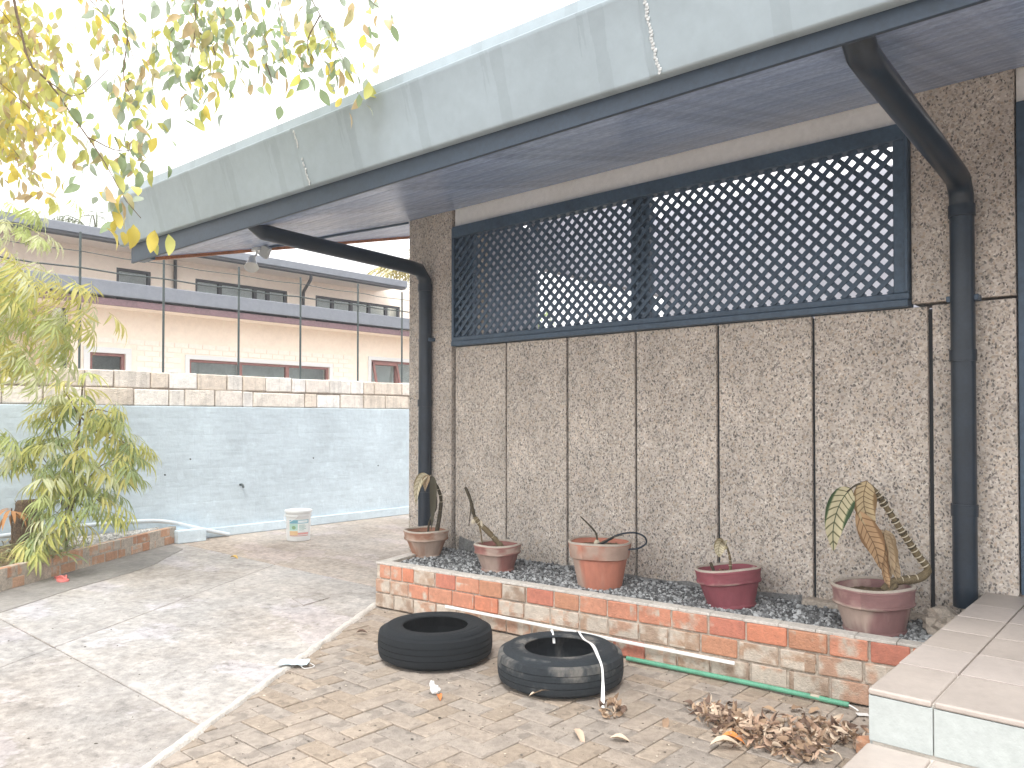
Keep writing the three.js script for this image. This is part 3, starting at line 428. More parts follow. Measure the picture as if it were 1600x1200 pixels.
function pot(pos, label, prof, m, rim, tilt, soilR, soilY) {
  const g = thing('potted_plant', label, 'potted plant', pos, 'pots in the brick planter');
  const body = new THREE.LatheGeometry(prof.map((p) => new THREE.Vector2(...p)), 56); const p = body.attributes.position; for (let i = 0; i < p.count; i++) p.setY(i, p.getY(i) + 0.003 * Math.sin(Math.atan2(p.getZ(i), p.getX(i)) * 3 + pos[0] * 9)); body.computeVertexNormals();
  const o = part(g, 'pot', body, m);
  const rt = prof.reduce((a, b) => (b[1] > a[1] ? b : a)); const rg = new THREE.TorusGeometry(rt[0] - 0.002, 0.0095, 8, 56); rg.rotateX(Math.PI / 2); rg.translate(0, rt[1] - 0.001, 0); const rp = rg.attributes.position; for (let i = 0; i < rp.count; i++) { const a = Math.atan2(rp.getZ(i), rp.getX(i)); rp.setY(i, rp.getY(i) + 0.004 * (fbm((a / 6.2832 + 1), 0.2, 12, 3, 3) - 0.5) + 0.003 * Math.sin(a * 3 + pos[0] * 9)); } part(o, 'rim', rg, rim);
  const sg = new THREE.CircleGeometry(soilR, 40, 0, 6.2832); sg.rotateX(-Math.PI / 2); part(g, 'soil', uvm(sg), M.soil, 0, soilY, 0);
  const dbr = []; const q = rngOf(Math.round(pos[0] * -100)); for (let i = 0; i < 40; i++) { const b = lump(1, 0.006 + 0.012 * q(), 0.004 + 0.006 * q(), 0.006 + 0.01 * q(), i, 0.5, 1), a = q() * 6.28, r = soilR * Math.sqrt(q()) * 0.95; b.translate(Math.cos(a) * r, soilY, Math.sin(a) * r); dbr.push(b); } const cl = part(g, 'soil_clods', merge(dbr), M.soil); cl.userData.kind = 'stuff';
  if (tilt) g.rotation.z = tilt;
  return g;
}
const std = (R1, R0, h, band) => [[0, 0.003], [R0 * 0.96, 0], [R0 * 1.04, 0.006], [R0 * 1.05, 0.022], [R0 * 1.0, 0.027], [lerp(R0, R1, 0.72) * 0.985, h * 0.68], [R1 * 0.955, h - band - 0.012], [R1 * 0.975, h - band - 0.008], [R1 * 0.985, h - band], [R1 * 0.955, h - band + 0.008], [R1 * 0.98, h - 0.02], [R1, h - 0.014], [R1 + 0.002, h - 0.004], [R1 - 0.006, h], [R1 - 0.018, h - 0.006], [R1 - 0.024, h - 0.05], [0, h - 0.05]];
const rel = (o, l) => l.map(([x, y, z]) => [x - o[0], y - o[1], z - o[2]]);
function scars(g, pts, r, every, m = M.scar) { const c = new THREE.CatmullRomCurve3(pts.map((p) => V(...p)), false, 'centripetal'), L = c.getLength(), l = []; for (let s = every; s < L; s += every * (0.7 + 0.6 * h2(Math.round(s * 999), 3, 3))) { const p = c.getPointAt(s / L), d = c.getTangentAt(s / L), t = new THREE.TorusGeometry(r * 0.93, r * 0.16, 5, 14); t.lookAt(d); t.translate(p.x, p.y, p.z); l.push(t); } part(g, 'leaf_scars', merge(l), m).userData.kind = 'stuff'; }
{ // 1, far left
  const o = [-4.75, 0.3, -4.33], g = pot(o, 'brown clay pot with dark drooping stems, farthest left beside the downpipe', std(0.184, 0.115, 0.217, 0.062), potMat(158, 116, 94, 1, 0.56), M.rimDust, 0, 0.16, 0.182);
  const s1 = rel(o, [[-4.69, 0.46, -4.38], [-4.665, 0.637, -4.399], [-4.655, 0.767, -4.404], [-4.67, 0.846, -4.389], [-4.704, 0.934, -4.357], [-4.732, 0.966, -4.333]]);
  part(g, 'stem', tube(s1, { r: 0.021, r1: 0.009, rough: 0.3 }), M.stemDark); scars(g, s1, 0.015, 0.06);
  part(g, 'stem', tube(rel(o, [[-4.741, 0.47, -4.335], [-4.724, 0.6, -4.348], [-4.688, 0.689, -4.378], [-4.69, 0.846, -4.372], [-4.712, 0.95, -4.35]]), { r: 0.009, r1: 0.005, rough: 0.3 }), M.stemDark);
  const sd = [0.75, 0, -0.66];
  part(g, 'leaf', ribbon(rel(o, [[-4.694, 0.969, -4.299], [-4.73, 0.954, -4.268], [-4.762, 0.866, -4.242], [-4.771, 0.721, -4.237]]), 0.075, sd, 0.9, 12, 1, 0.012), M.leafPale);
  part(g, 'leaf', ribbon(rel(o, [[-4.69, 0.969, -4.302], [-4.707, 0.928, -4.289], [-4.715, 0.835, -4.283]]), 0.06, sd, 0.8, 10, 1, 0.01), M.leafDry);
  part(g, 'leaf', ribbon(rel(o, [[-4.68, 0.96, -4.33], [-4.665, 0.9, -4.33], [-4.68, 0.7, -4.34], [-4.70, 0.52, -4.34]]), 0.06, sd, 1.1, 12, 1, 0.012), mat({ color: lin(0.1, 0.09, 0.06) }));
}
{ // 2
  const o = [-3.905, 0.3, -4.27], g = pot(o, 'reddish brown pot with a thin bent twig, second from the left', std(0.176, 0.118, 0.2, 0.055), potMat(152, 104, 96, 2, 0.54), M.rimDust, 0.01, 0.152, 0.162);
  const s = rel(o, [[-3.86, 0.44, -4.3], [-3.891, 0.499, -4.271], [-3.943, 0.58, -4.223], [-3.996, 0.651, -4.175], [-4.023, 0.698, -4.15], [-4.037, 0.783, -4.136], [-4.047, 0.839, -4.126], [-4.071, 0.92, -4.103]]);
  part(g, 'stem', tube(s.slice(0, 5), { r: 0.022, r1: 0.016, rough: 0.4 }), M.stem); part(g, 'stem', tube(s.slice(4), { r: 0.014, r1: 0.01, rough: 0.5 }), M.stemDark); scars(g, s.slice(0, 5), 0.017, 0.035);
  part(g, 'twig', tube(rel(o, [[-4.006, 0.669, -4.166], [-3.993, 0.603, -4.179], [-3.983, 0.5, -4.189]]), { r: 0.007, r1: 0.004 }), M.stem);
  part(g, 'twig', tube(rel(o, [[-4.04, 0.783, -4.133], [-4.048, 0.712, -4.128], [-4.056, 0.632, -4.122]]), { r: 0.005, r1: 0.003 }), M.stemDark);
  part(g, 'bud', lump(0.016, 1, 1.2, 1, 3, 0.4, 1), M.scar, -4.018 - o[0], 0.668 - o[1], -4.13 - o[2]); part(g, 'bud', lump(0.014, 0.7, 1.7, 0.7, 5, 0.4, 1), M.scar, -3.972 - o[0], 0.655 - o[1], -4.17 - o[2]);
}
{ // 3, tallest
  const o = [-3.025, 0.29, -4.32], prof = [[0, 0.003], [0.138, 0], [0.143, 0.006], [0.181, 0.205], [0.183, 0.212], [0.197, 0.216], [0.209, 0.3], [0.212, 0.309], [0.205, 0.315], [0.194, 0.308], [0.188, 0.27], [0, 0.27]];
  const g = pot(o, 'tall orange terracotta pot with chalky rim and a wire loop, middle of five', prof, potMat(196, 128, 106, 3, 0.54), M.rimDust, 0, 0.19, 0.277);
  part(g, 'stem', tube(rel(o, [[-3.035, 0.56, -4.303], [-3.035, 0.616, -4.303], [-3.041, 0.658, -4.297], [-3.063, 0.697, -4.277], [-3.117, 0.77, -4.227]]), { r: 0.008, r1: 0.004, rough: 0.4 }), M.stemDark);
  part(g, 'bud', lump(0.02, 1, 1.3, 1, 7, 0.3, 1), M.scar, -0.01, 0.3, 0.02);
  part(g, 'wire_loop', tube(rel(o, [[-3.0, 0.58, -4.2], [-2.939, 0.61, -4.254], [-2.892, 0.652, -4.295], [-2.835, 0.673, -4.345], [-2.781, 0.673, -4.392], [-2.741, 0.644, -4.429], [-2.735, 0.61, -4.435], [-2.767, 0.577, -4.407], [-2.83, 0.564, -4.352]]), { r: 0.006 }), M.darkPipe);
  part(g, 'dead_leaf', ribbon(rel(o, [[-3.02, 0.58, -4.2], [-2.96, 0.615, -4.24], [-2.9, 0.65, -4.28], [-2.85, 0.66, -4.32]]), 0.035, [0.5, 0.6, 0.6], 0.8, 8, 1, 0.01), mat({ color: lin(0.12, 0.1, 0.07) }));
}
{ // 4, leaning
  const o = [-2.125, 0.296, -4.4], g = pot(o, 'dark red pot leaning to one side with one small curled leaf', std(0.194, 0.14, 0.232, 0.07), potMat(144, 78, 86, 4, 0.42), M.rimDust, 0.1, 0.165, 0.188);
  const sd = [0.75, 0, -0.66], k = (l) => rel(o, l);
  part(g, 'stem', tube(k([[-2.118, 0.45, -4.41], [-2.108, 0.571, -4.41], [-2.111, 0.624, -4.405], [-2.122, 0.67, -4.395]]), { r: 0.011, r1: 0.006 }), M.stem); scars(g, k([[-2.118, 0.48, -4.41], [-2.108, 0.571, -4.41], [-2.111, 0.624, -4.405]]), 0.011, 0.03);
  part(g, 'stem', tube(k([[-2.19, 0.45, -4.344], [-2.19, 0.517, -4.344], [-2.202, 0.565, -4.336]]), { r: 0.012, r1: 0.009 }), M.stemDark);
  part(g, 'leaf', ribbon(k([[-2.099, 0.691, -4.38], [-2.125, 0.69, -4.365], [-2.145, 0.65, -4.35], [-2.145, 0.595, -4.348]]), 0.085, sd, 0.7, 10, 0.7, 0.006), M.leafPale);
  for (let i = 0; i < 5; i++) { const l = part(g, 'dead_leaf', leafGeo(0.09, 0.035, { droop: 1.1, wave: 0.2, s: i }), i % 2 ? M.leafDry : M.leafBrown, rr(-0.1, 0.02), 0.205, rr(-0.08, 0.1)); l.rotation.y = rr(0, 6); }
}
{ // 5, nearest
  const o = [-1.3, 0.302, -4.36], g = pot(o, 'dusty purple brown pot with banded cane and hanging variegated leaves, nearest the steps', std(0.205, 0.15, 0.245, 0.085), potMat(140, 104, 102, 5, 0.62), M.rimDust, 0.03, 0.178, 0.2);
  const st = rel(o, [[-1.25, 0.52, -4.37], [-1.206, 0.565, -4.41], [-1.105, 0.582, -4.498], [-1.072, 0.622, -4.527], [-1.112, 0.706, -4.49], [-1.173, 0.84, -4.433], [-1.222, 0.951, -4.387], [-1.271, 1.051, -4.341], [-1.296, 1.081, -4.319]]);
  part(g, 'stem', tube(st, { r: 0.025, r1: 0.012, rough: 0.2, n: 10 }), M.stem); scars(g, st.slice(3, 8), 0.021, 0.03); scars(g, st.slice(4, 8), 0.021, 0.045, M.stemDark); scars(g, st.slice(0, 3), 0.021, 0.05);
  const sd = [0.75, 0, -0.66], fold = 0.25;
  part(g, 'petiole', tube(rel(o, [[-1.29, 1.085, -4.3], [-1.326, 1.078, -4.239], [-1.36, 1.045, -4.205]]), { r: 0.007, r1: 0.004, n: 6 }), M.stemDark);
  part(g, 'leaf', ribbon(rel(o, [[-1.345, 1.062, -4.222], [-1.375, 1.02, -4.197], [-1.402, 0.955, -4.175], [-1.423, 0.856, -4.159], [-1.426, 0.74, -4.158]]), 0.138, sd, fold, 18, 0.75, 0.006), M.leafVar);
  part(g, 'leaf', ribbon(rel(o, [[-1.286, 1.1, -4.287], [-1.3, 1.021, -4.27], [-1.296, 0.938, -4.275], [-1.26, 0.82, -4.3]]), 0.125, sd, fold, 16, 0.8, 0.006), M.leafTan);
  part(g, 'leaf', ribbon(rel(o, [[-1.33, 0.95, -4.24], [-1.291, 0.839, -4.27], [-1.262, 0.756, -4.295], [-1.243, 0.64, -4.31]]), 0.115, sd, 0.4, 14, 0.9, 0.01), M.leafBrown);
  part(g, 'dead_leaf', ribbon(rel(o, [[-1.25, 0.84, -4.36], [-1.234, 0.783, -4.38], [-1.22, 0.699, -4.395], [-1.226, 0.57, -4.392]]), 0.05, sd, 1.2, 12, 0.6, 0.016), M.leafDry);
  part(g, 'dead_leaf', ribbon(rel(o, [[-1.235, 0.84, -4.38], [-1.224, 0.783, -4.389], [-1.213, 0.666, -4.402], [-1.185, 0.55, -4.42]]), 0.055, sd, 1.1, 12, 0.6, 0.018), M.leafDry);
  part(g, 'dead_leaf', ribbon(rel(o, [[-1.24, 0.8, -4.37], [-1.25, 0.7, -4.37], [-1.24, 0.6, -4.36], [-1.21, 0.54, -4.33]]), 0.04, sd, 1.2, 12, 0.6, 0.016), M.leafBrown);
  const st2 = part(g, 'stem', tube([[0.02, 0.19, 0.1], [0.08, 0.215, 0.05], [0.11, 0.25, -0.02]], { r: 0.014, rough: 0.5 }), M.stem);
}

// ---------------------------------------------------------------- tyres
{
  const rub = (v, dust, s) => mat({ map: rep(tex(512, (x, y, c) => { const w = clamp((nA(x + s * 90, y + s * 40) - (1 - dust)) * 3.5, 0, 0.7), k = 1 + 0.3 * (nC(x, y) - 0.5); c[0] = lerp(v, 138, w) * k; c[1] = lerp(v + 6, 132, w) * k; c[2] = lerp(v + 11, 124, w) * k; }), 0.6), roughness: 0.92, bumpMap: rep(bumpFine, 0.14), bumpScale: 0.002 });
  const sipe = (m, s) => { const c = m.clone(); c.bumpMap = rep(tex(256, (x, y, o) => { const q = (x * 0.9 + 14 * Math.sin(y / 256 * 25 + s)) % 22; o[0] = o[1] = o[2] = q < 3 ? 90 : 200 + 40 * (nC(x, y) - 0.5); }, false), 0.12); c.bumpScale = 0.006; return c; };
  const make = (pos, w, label, mt, s) => {
    const g = thing('tyre', label, 'tyre', pos, 'old tyres lying on the pavers'), Ro = 0.342;
    const lat = (pts) => new THREE.LatheGeometry(pts.map(([r, y]) => new THREE.Vector2(r, y * w)), 96);
    const tread = [[Ro - 0.03, 0.12]]; for (const [a, b] of [[0.155, 0.325], [0.345, 0.49], [0.51, 0.655], [0.675, 0.845]]) { const cr = (y) => Ro - 0.024 * Math.pow(Math.abs(y - 0.5) * 2, 2.8) ; tread.push([cr(a) - 0.007, a - 0.003], [cr(a), a], [cr((a + b) / 2), (a + b) / 2], [cr(b), b], [cr(b) - 0.007, b + 0.003], [cr(b) - 0.007, b + 0.013]); } tread.pop(); tread.pop(); tread.push([Ro - 0.03, 0.88]);
    let tg = lat(tread); const uvA = tg.attributes.uv; for (let i = 0; i < uvA.count; i++) uvA.setXY(i, uvA.getX(i) * 2.4, uvA.getY(i) * 0.24); tg = toCreasedNormals(tg, 0.5); part(g, 'tread', tg, sipe(mt, s));
    const side = (f) => [[Ro - 0.03, 0.12], [Ro - 0.034, 0.085], [Ro - 0.044, 0.05], [0.286, 0.012], [0.281, 0.014], [0.276, 0.008], [0.25, 0.002], [0.246, 0.006], [0.232, 0.008], [0.215, 0.02], [0.206, 0.02], [0.199, 0.035], [0.193, 0.05], [0.197, 0.085], [0.225, 0.1], [0.26, 0.12], [0.29, 0.2], [0.305, 0.5]].map(([r, y]) => [r, f ? 1 - y : y]);
    for (const f of [0, 1]) { const sg = lat(side(f)); const u = sg.attributes.uv; for (let i = 0; i < u.count; i++) u.setXY(i, u.getX(i) * 1.8, u.getY(i) * 0.35); part(g, 'sidewall', sg, mt); }
    const rib = []; for (let i = 0; i < 34; i++) { if (i % 17 > 9) continue; const b = rbox(0.012 + 0.008 * h2(i, 1, s), 0.003, 0.016, 0.001); b.translate(0, 0, 0.262); b.rotateY(i / 34 * 6.283 * 0.62 + s); b.translate(0, w * 1.0 - 0.001, 0); rib.push(b); } part(g, 'raised_marks', merge(rib), mt).userData.kind = 'stuff';
    return g;
  };
  make([-3.46, -0.002, -3.23], 0.2, 'clean black tyre lying flat, the farther of the two', rub(17, 0.2, 1), 1);
  make([-2.63, -0.002, -3.38], 0.193, 'dusty grey tyre with white strap hanging over it', rub(38, 0.52, 2), 2).rotation.y = 0.9;
}
// things on the ground by the planter
solo('trim_strip', (() => { const g = rbox(2.08, 0.019, 0.012, 0.003); g.rotateZ(-0.006); g.rotateY(Math.atan2(0.175, 2.05)); return g; })(), M.plastic, [-2.94, 0.106, -3.893], 'long thin white trim strip leaning along the orange brick planter', 'trim strip');
{
  const s = thing('strap', 'white strap draped over the dusty grey tyre down to the pavers', 'strap', [-2.4, 0, -3.3]);
  const f = (l, w) => { const c = new THREE.CatmullRomCurve3(l.map((p) => V(...p)), false, 'centripetal'), a = []; const side = V(0.75, 0, -0.66); for (const e of [0.001, -0.001]) { const pos = [], idx = []; for (let i = 0; i <= 40; i++) { const p = c.getPoint(i / 40); for (const k of [-1, 1]) { const q = p.clone().addScaledVector(side, k * w / 2 * (1 - 0.3 * Math.sin(i * 0.3))); pos.push(q.x + 0.6 * e, q.y + e, q.z + 0.8 * e); } } for (let i = 0; i < 40; i++) idx.push(i * 2, i * 2 + 1, i * 2 + 2, i * 2 + 1, i * 2 + 3, i * 2 + 2); const g = new THREE.BufferGeometry(); g.setAttribute('position', new THREE.Float32BufferAttribute(pos, 3)); g.setIndex(idx); g.computeVertexNormals(); a.push(g); } return mergeGeometries(a); };
  wp(s, 'band', f([[-2.72, 0.17, -3.66], [-2.675, 0.212, -3.603], [-2.58, 0.2, -3.53], [-2.469, 0.208, -3.452], [-2.35, 0.2, -3.335], [-2.285, 0.165, -3.28], [-2.262, 0.1, -3.255], [-2.235, 0.04, -3.215], [-2.205, 0.004, -3.17]], 0.015), M.plastic);
  wp(s, 'tail', f([[-2.84, 0.2, -3.57], [-2.819, 0.205, -3.543], [-2.79, 0.19, -3.52], [-2.783, 0.14, -3.52]], 0.012), M.plastic);
}
{
  const h = thing('hose', 'straight green hose lying at the foot of the brick planter', 'hose', [-1.93, 0, -3.97]);
  wp(h, 'tube', tube([[-2.55, 0.013, -3.915], [-2.1, 0.013, -3.955], [-1.7, 0.013, -3.985], [-1.315, 0.013, -4.0]], { r: 0.0135, n: 12 }), mat({ map: rep(grain(0.16, 96, 160, 132), 0.2), roughness: 0.4 }));
  wp(h, 'tape', tube([[-1.5, 0.013, -3.995], [-1.455, 0.013, -3.9965]], { r: 0.0148, n: 12 }), mat({ color: lin(0.5, 0.45, 0.36) }));
  wp(h, 'wire_end', tube([[-1.32, 0.013, -4.0], [-1.29, 0.01, -3.99], [-1.262, 0.004, -3.975]], { r: 0.004, n: 6 }), M.plastic);
}
solo('paper_tag', (() => { const g = rbox(0.055, 0.002, 0.035, 0.0008); g.rotateY(0.6); return g; })(), M.white, [-1.235, 0.001, -3.95], 'small white paper tag on the pavers beside the end of the hose', 'paper');
solo('broken_brick', (() => { const g = new RoundedBoxGeometry(0.2, 0.075, 0.1, 4, 0.012), p = g.attributes.position; for (let i = 0; i < p.count; i++) { const k = 0.008 * (h2(Math.round(p.getX(i) * 90), Math.round(p.getY(i) * 90) * 31 + Math.round(p.getZ(i) * 90), 4) - 0.5); p.setXYZ(i, p.getX(i) + k, p.getY(i) + k, p.getZ(i) + k); } g.computeVertexNormals(); g.rotateY(0.9); return uvm(g); })(), M.brickL[1], [-1.02, 0.034, -3.53], 'chipped tan brick lying against the side of the steps', 'brick');
{
  const mk = thing('face_mask', 'crumpled pale blue face mask on the pavers by the cement edge', 'mask', [-3.935, 0.004, -2.56]);
  const c = new THREE.PlaneGeometry(0.17, 0.095, 16, 8); c.rotateX(-Math.PI / 2); const p = c.attributes.position; for (let i = 0; i < p.count; i++) p.setY(i, 0.003 + 0.03 * fbm(p.getX(i) * 2 + 3, p.getZ(i) * 2 + 3, 8, 3, 5) + 0.004 * Math.sin(p.getZ(i) * 260)); c.computeVertexNormals(); const o = part(mk, 'cloth', c, mat({ color: lin(0.55, 0.66, 0.7), roughness: 0.9 })); o.rotation.y = 0.75;
  part(mk, 'loop', tube([[0.06, 0.008, -0.07], [0.12, 0.004, -0.06], [0.11, 0.004, -0.0], [0.03, 0.008, -0.02]], { r: 0.0018, n: 5 }), M.white);
}
{
  const sl = thing('slipper', 'flat pink rubber slipper beside the left brick planter', 'slipper', [-7.56, 0.006, -2.56]);
  const pink = mat({ color: lin(0.75, 0.22, 0.2), roughness: 0.6 });
  const s = new THREE.Shape(); s.moveTo(-0.12, -0.03); s.bezierCurveTo(-0.15, 0.03, -0.08, 0.06, 0, 0.035); s.bezierCurveTo(0.06, 0.02, 0.12, 0.07, 0.14, 0.02); s.bezierCurveTo(0.16, -0.05, 0.06, -0.05, 0.0, -0.035); s.bezierCurveTo(-0.05, -0.02, -0.1, -0.06, -0.12, -0.03);
  const g = new THREE.ExtrudeGeometry(s, { depth: 0.012, bevelEnabled: true, bevelSize: 0.003, bevelThickness: 0.003, bevelSegments: 2 }); g.rotateX(-Math.PI / 2); const o = part(sl, 'sole', g, pink); o.rotation.y = -0.2;
  part(sl, 'strap', tube([[0.0, 0.014, -0.045], [0.05, 0.04, -0.02], [0.1, 0.016, 0.0], [0.05, 0.04, 0.02], [0.0, 0.014, 0.04]], { r: 0.006, n: 6 }), pink);
}
{ // white pail
  const p = thing('pail', 'white plastic pail with a printed label in front of the blue wall', 'pail', [-7.98, 0, -5.25]);
  part(p, 'body', new THREE.LatheGeometry([[0, 0.003], [0.128, 0], [0.133, 0.006], [0.142, 0.28], [0.15, 0.283], [0.151, 0.3], [0.144, 0.303], [0.144, 0.325], [0.154, 0.328], [0.154, 0.34], [0.147, 0.341], [0.138, 0.3], [0.128, 0.012], [0, 0.01]].map((q) => new THREE.Vector2(...q)), 48), M.plastic);
  part(p, 'lid', new THREE.LatheGeometry([[0, 0.347], [0.135, 0.347], [0.14, 0.356], [0.155, 0.357], [0.159, 0.352], [0.158, 0.33], [0.155, 0.33]].map((q) => new THREE.Vector2(...q)), 48), M.plastic);
  const cv = document.createElement('canvas'); cv.width = 256; cv.height = 256; const c = cv.getContext('2d');
  c.fillStyle = '#eef3f0'; c.fillRect(0, 0, 256, 256); c.fillStyle = '#7fb6c8'; c.fillRect(0, 6, 256, 54); c.fillStyle = '#e9f4f6'; c.fillRect(112, 14, 130, 36); c.fillStyle = '#b9ddd2'; c.fillRect(0, 64, 110, 100); c.fillStyle = '#9cc0bd'; for (let i = 0; i < 5; i++) c.fillRect(124, 80 + i * 18, 60 + 50 * h2(i, 1, 1), 8); c.fillStyle = '#e8c79a'; c.fillRect(0, 170, 110, 64); c.fillStyle = '#e6a9a4'; c.fillRect(110, 196, 146, 30); c.fillStyle = '#c98f8a'; c.fillRect(0, 236, 256, 12); c.fillStyle = '#8fae86'; c.beginPath(); c.arc(60, 120, 26, 0, 7); c.fill();
  const ct = new THREE.CanvasTexture(cv); ct.colorSpace = THREE.SRGBColorSpace;
  const lb = new THREE.CylinderGeometry(0.1418, 0.1362, 0.2, 24, 1, true, 0.15, 1.7); part(p, 'label', lb, mat({ map: ct, roughness: 0.5 }), 0, 0.155, 0).rotation.y = 0.05;
  part(p, 'handle', tube([[-0.1, 0.315, 0.115], [-0.06, 0.26, 0.155], [0.02, 0.225, 0.165], [0.1, 0.26, 0.13], [0.135, 0.315, 0.075]], { r: 0.004, n: 6 }), M.white);
}

// ---------------------------------------------------------------- boundary wall, fence on it, low planter at left
{
  const W = thing('boundary_wall', 'long blue rendered wall topped with two courses of bare concrete blocks', 'wall', [-9.05, 0, -6]);
  wb(W, 'render', [-9.13, -8.93], [0, 1.57], [-13, 1.5], M.blue, 0.01);
  wb(W, 'plinth', [-8.94, -8.895], [0, 0.115], [-13, -4.25], M.blue, 0.012);
  wb(W, 'mortar_core', [-9.1, -8.965], [1.57, 1.95], [-13, 1.5], M.mortarDark, 0.004);
  const zsT = [-2.45, -2.67, -3.24, -3.54, -3.94, -4.15, -4.49, -4.87, -5.08, -5.4, -5.78, -5.99, -6.37, -6.73, -6.96, -7.15, -7.67, -7.95], zsB = [-2.47, -2.84, -3.24, -3.75, -4.15, -4.34, -4.71, -5.08, -5.22, -5.97, -6.17, -6.55, -6.95, -7.35, -7.8, -8.2];
  for (const [zs, y] of [[zsT, 1.772], [zsB, 1.574]]) {
    for (let z = zs[0] + 0.4; z < 1.4; z += 0.4) zs.unshift(z); for (let z = zs[zs.length - 1] - 0.4; z > -12.8; z -= 0.4) zs.push(z);
    for (let i = 0; i < zs.length - 1; i++) {
      const L = zs[i] - zs[i + 1] - rr(0.008, 0.02), hh = rr(0.178, 0.192), g = new RoundedBoxGeometry(0.17, hh, L, 3, 0.014), p = g.attributes.position, s = Math.floor(R() * 1e6);
      for (let k = 0; k < p.count; k++) { const n = (h2(Math.round(p.getY(k) * 60), Math.round(p.getZ(k) * 60), s) - 0.5) * 0.012; p.setXYZ(k, p.getX(k) + n, p.getY(k) + n * 0.7, p.getZ(k) + n); } g.computeVertexNormals();
      const o = part(W, 'concrete_block', uvm(g, rr(0, 9), rr(0, 9)), zs[i] > -3.3 ? pick([M.block[1], M.block[3], M.block[4]]) : pick(M.block)); o.position.set(-9.03 + rr(-0.008, 0.008), y + hh / 2 + rr(0, 0.006), (zs[i] + zs[i + 1]) / 2).sub(offOf(W)); o.rotation.set(0, rr(-0.02, 0.02), 0);
    }
  }
  part(W, 'tap_stub', tube([[0, 0, 0], [0.05, 0, 0], [0.075, -0.03, 0]], { r: 0.014, rough: 0.4 }), M.steel, 0, 0, 0).position.set(-8.93, 0.61, -5.04).sub(offOf(W));
  for (const [z, y] of [[-4.4, 0.95], [-4.1, 0.78], [-6.1, 0.9], [-7.2, 0.75]]) part(W, 'knock_hole', lump(0.011, 0.5, 1, 1, 3, 0.5, 1), M.groove, -8.931, y, z).position.sub(offOf(W));
  wb(W, 'kerb_block', [-8.93, -8.72], [0, 0.15], [-4.5, -4.16], M.blue, 0.012);
  const F = thing('wire_fence', 'thin steel posts strung with wires standing on the block wall', 'fence', [-9.05, 1.95, -5.5]);
  const zs = [0.4, -0.5, -1.4, -2.3, -3.207, -4.11, -5.056, -5.95, -6.9, -7.72, -8.6, -9.5, -10.4, -11.3];
  for (const [i, z] of zs.entries()) { const top = [3.436, 3.38, 3.33, 3.32, 3.36, 3.338][clamp(i - 4, 0, 5)], c = new THREE.CylinderGeometry(0.0125, 0.0135, top - 1.9, 10); c.translate(-9.02, (top + 1.9) / 2, z); wp(F, 'post', c, M.steel); }
  const line = (y, r) => { const l = []; for (let i = 0; i < zs.length - 1; i++) { l.push([-9.0, y + 0.008 * (h2(i, y * 99 | 0, 1) - 0.5), zs[i]], [-9.0, y - 0.014, (zs[i] + zs[i + 1]) / 2]); } wp(F, 'wire', tube(l, { r, n: 5, k: 2 }), M.steel); };
  line(3.225, 0.0045); line(3.05, 0.009);
}
solo('conduit', tube(bend([[-8.85, 0.27, -2.4], [-8.85, 0.3, -3.3], [-8.85, 0.275, -4.05], [-8.83, 0.16, -4.38], [-8.86, 0.02, -4.86]], 0.2), { r: 0.024, n: 14, k: 3 }), M.pvc, [0, 0, 0], 'bent grey plastic conduit running along the foot of the blue wall', 'pipe');
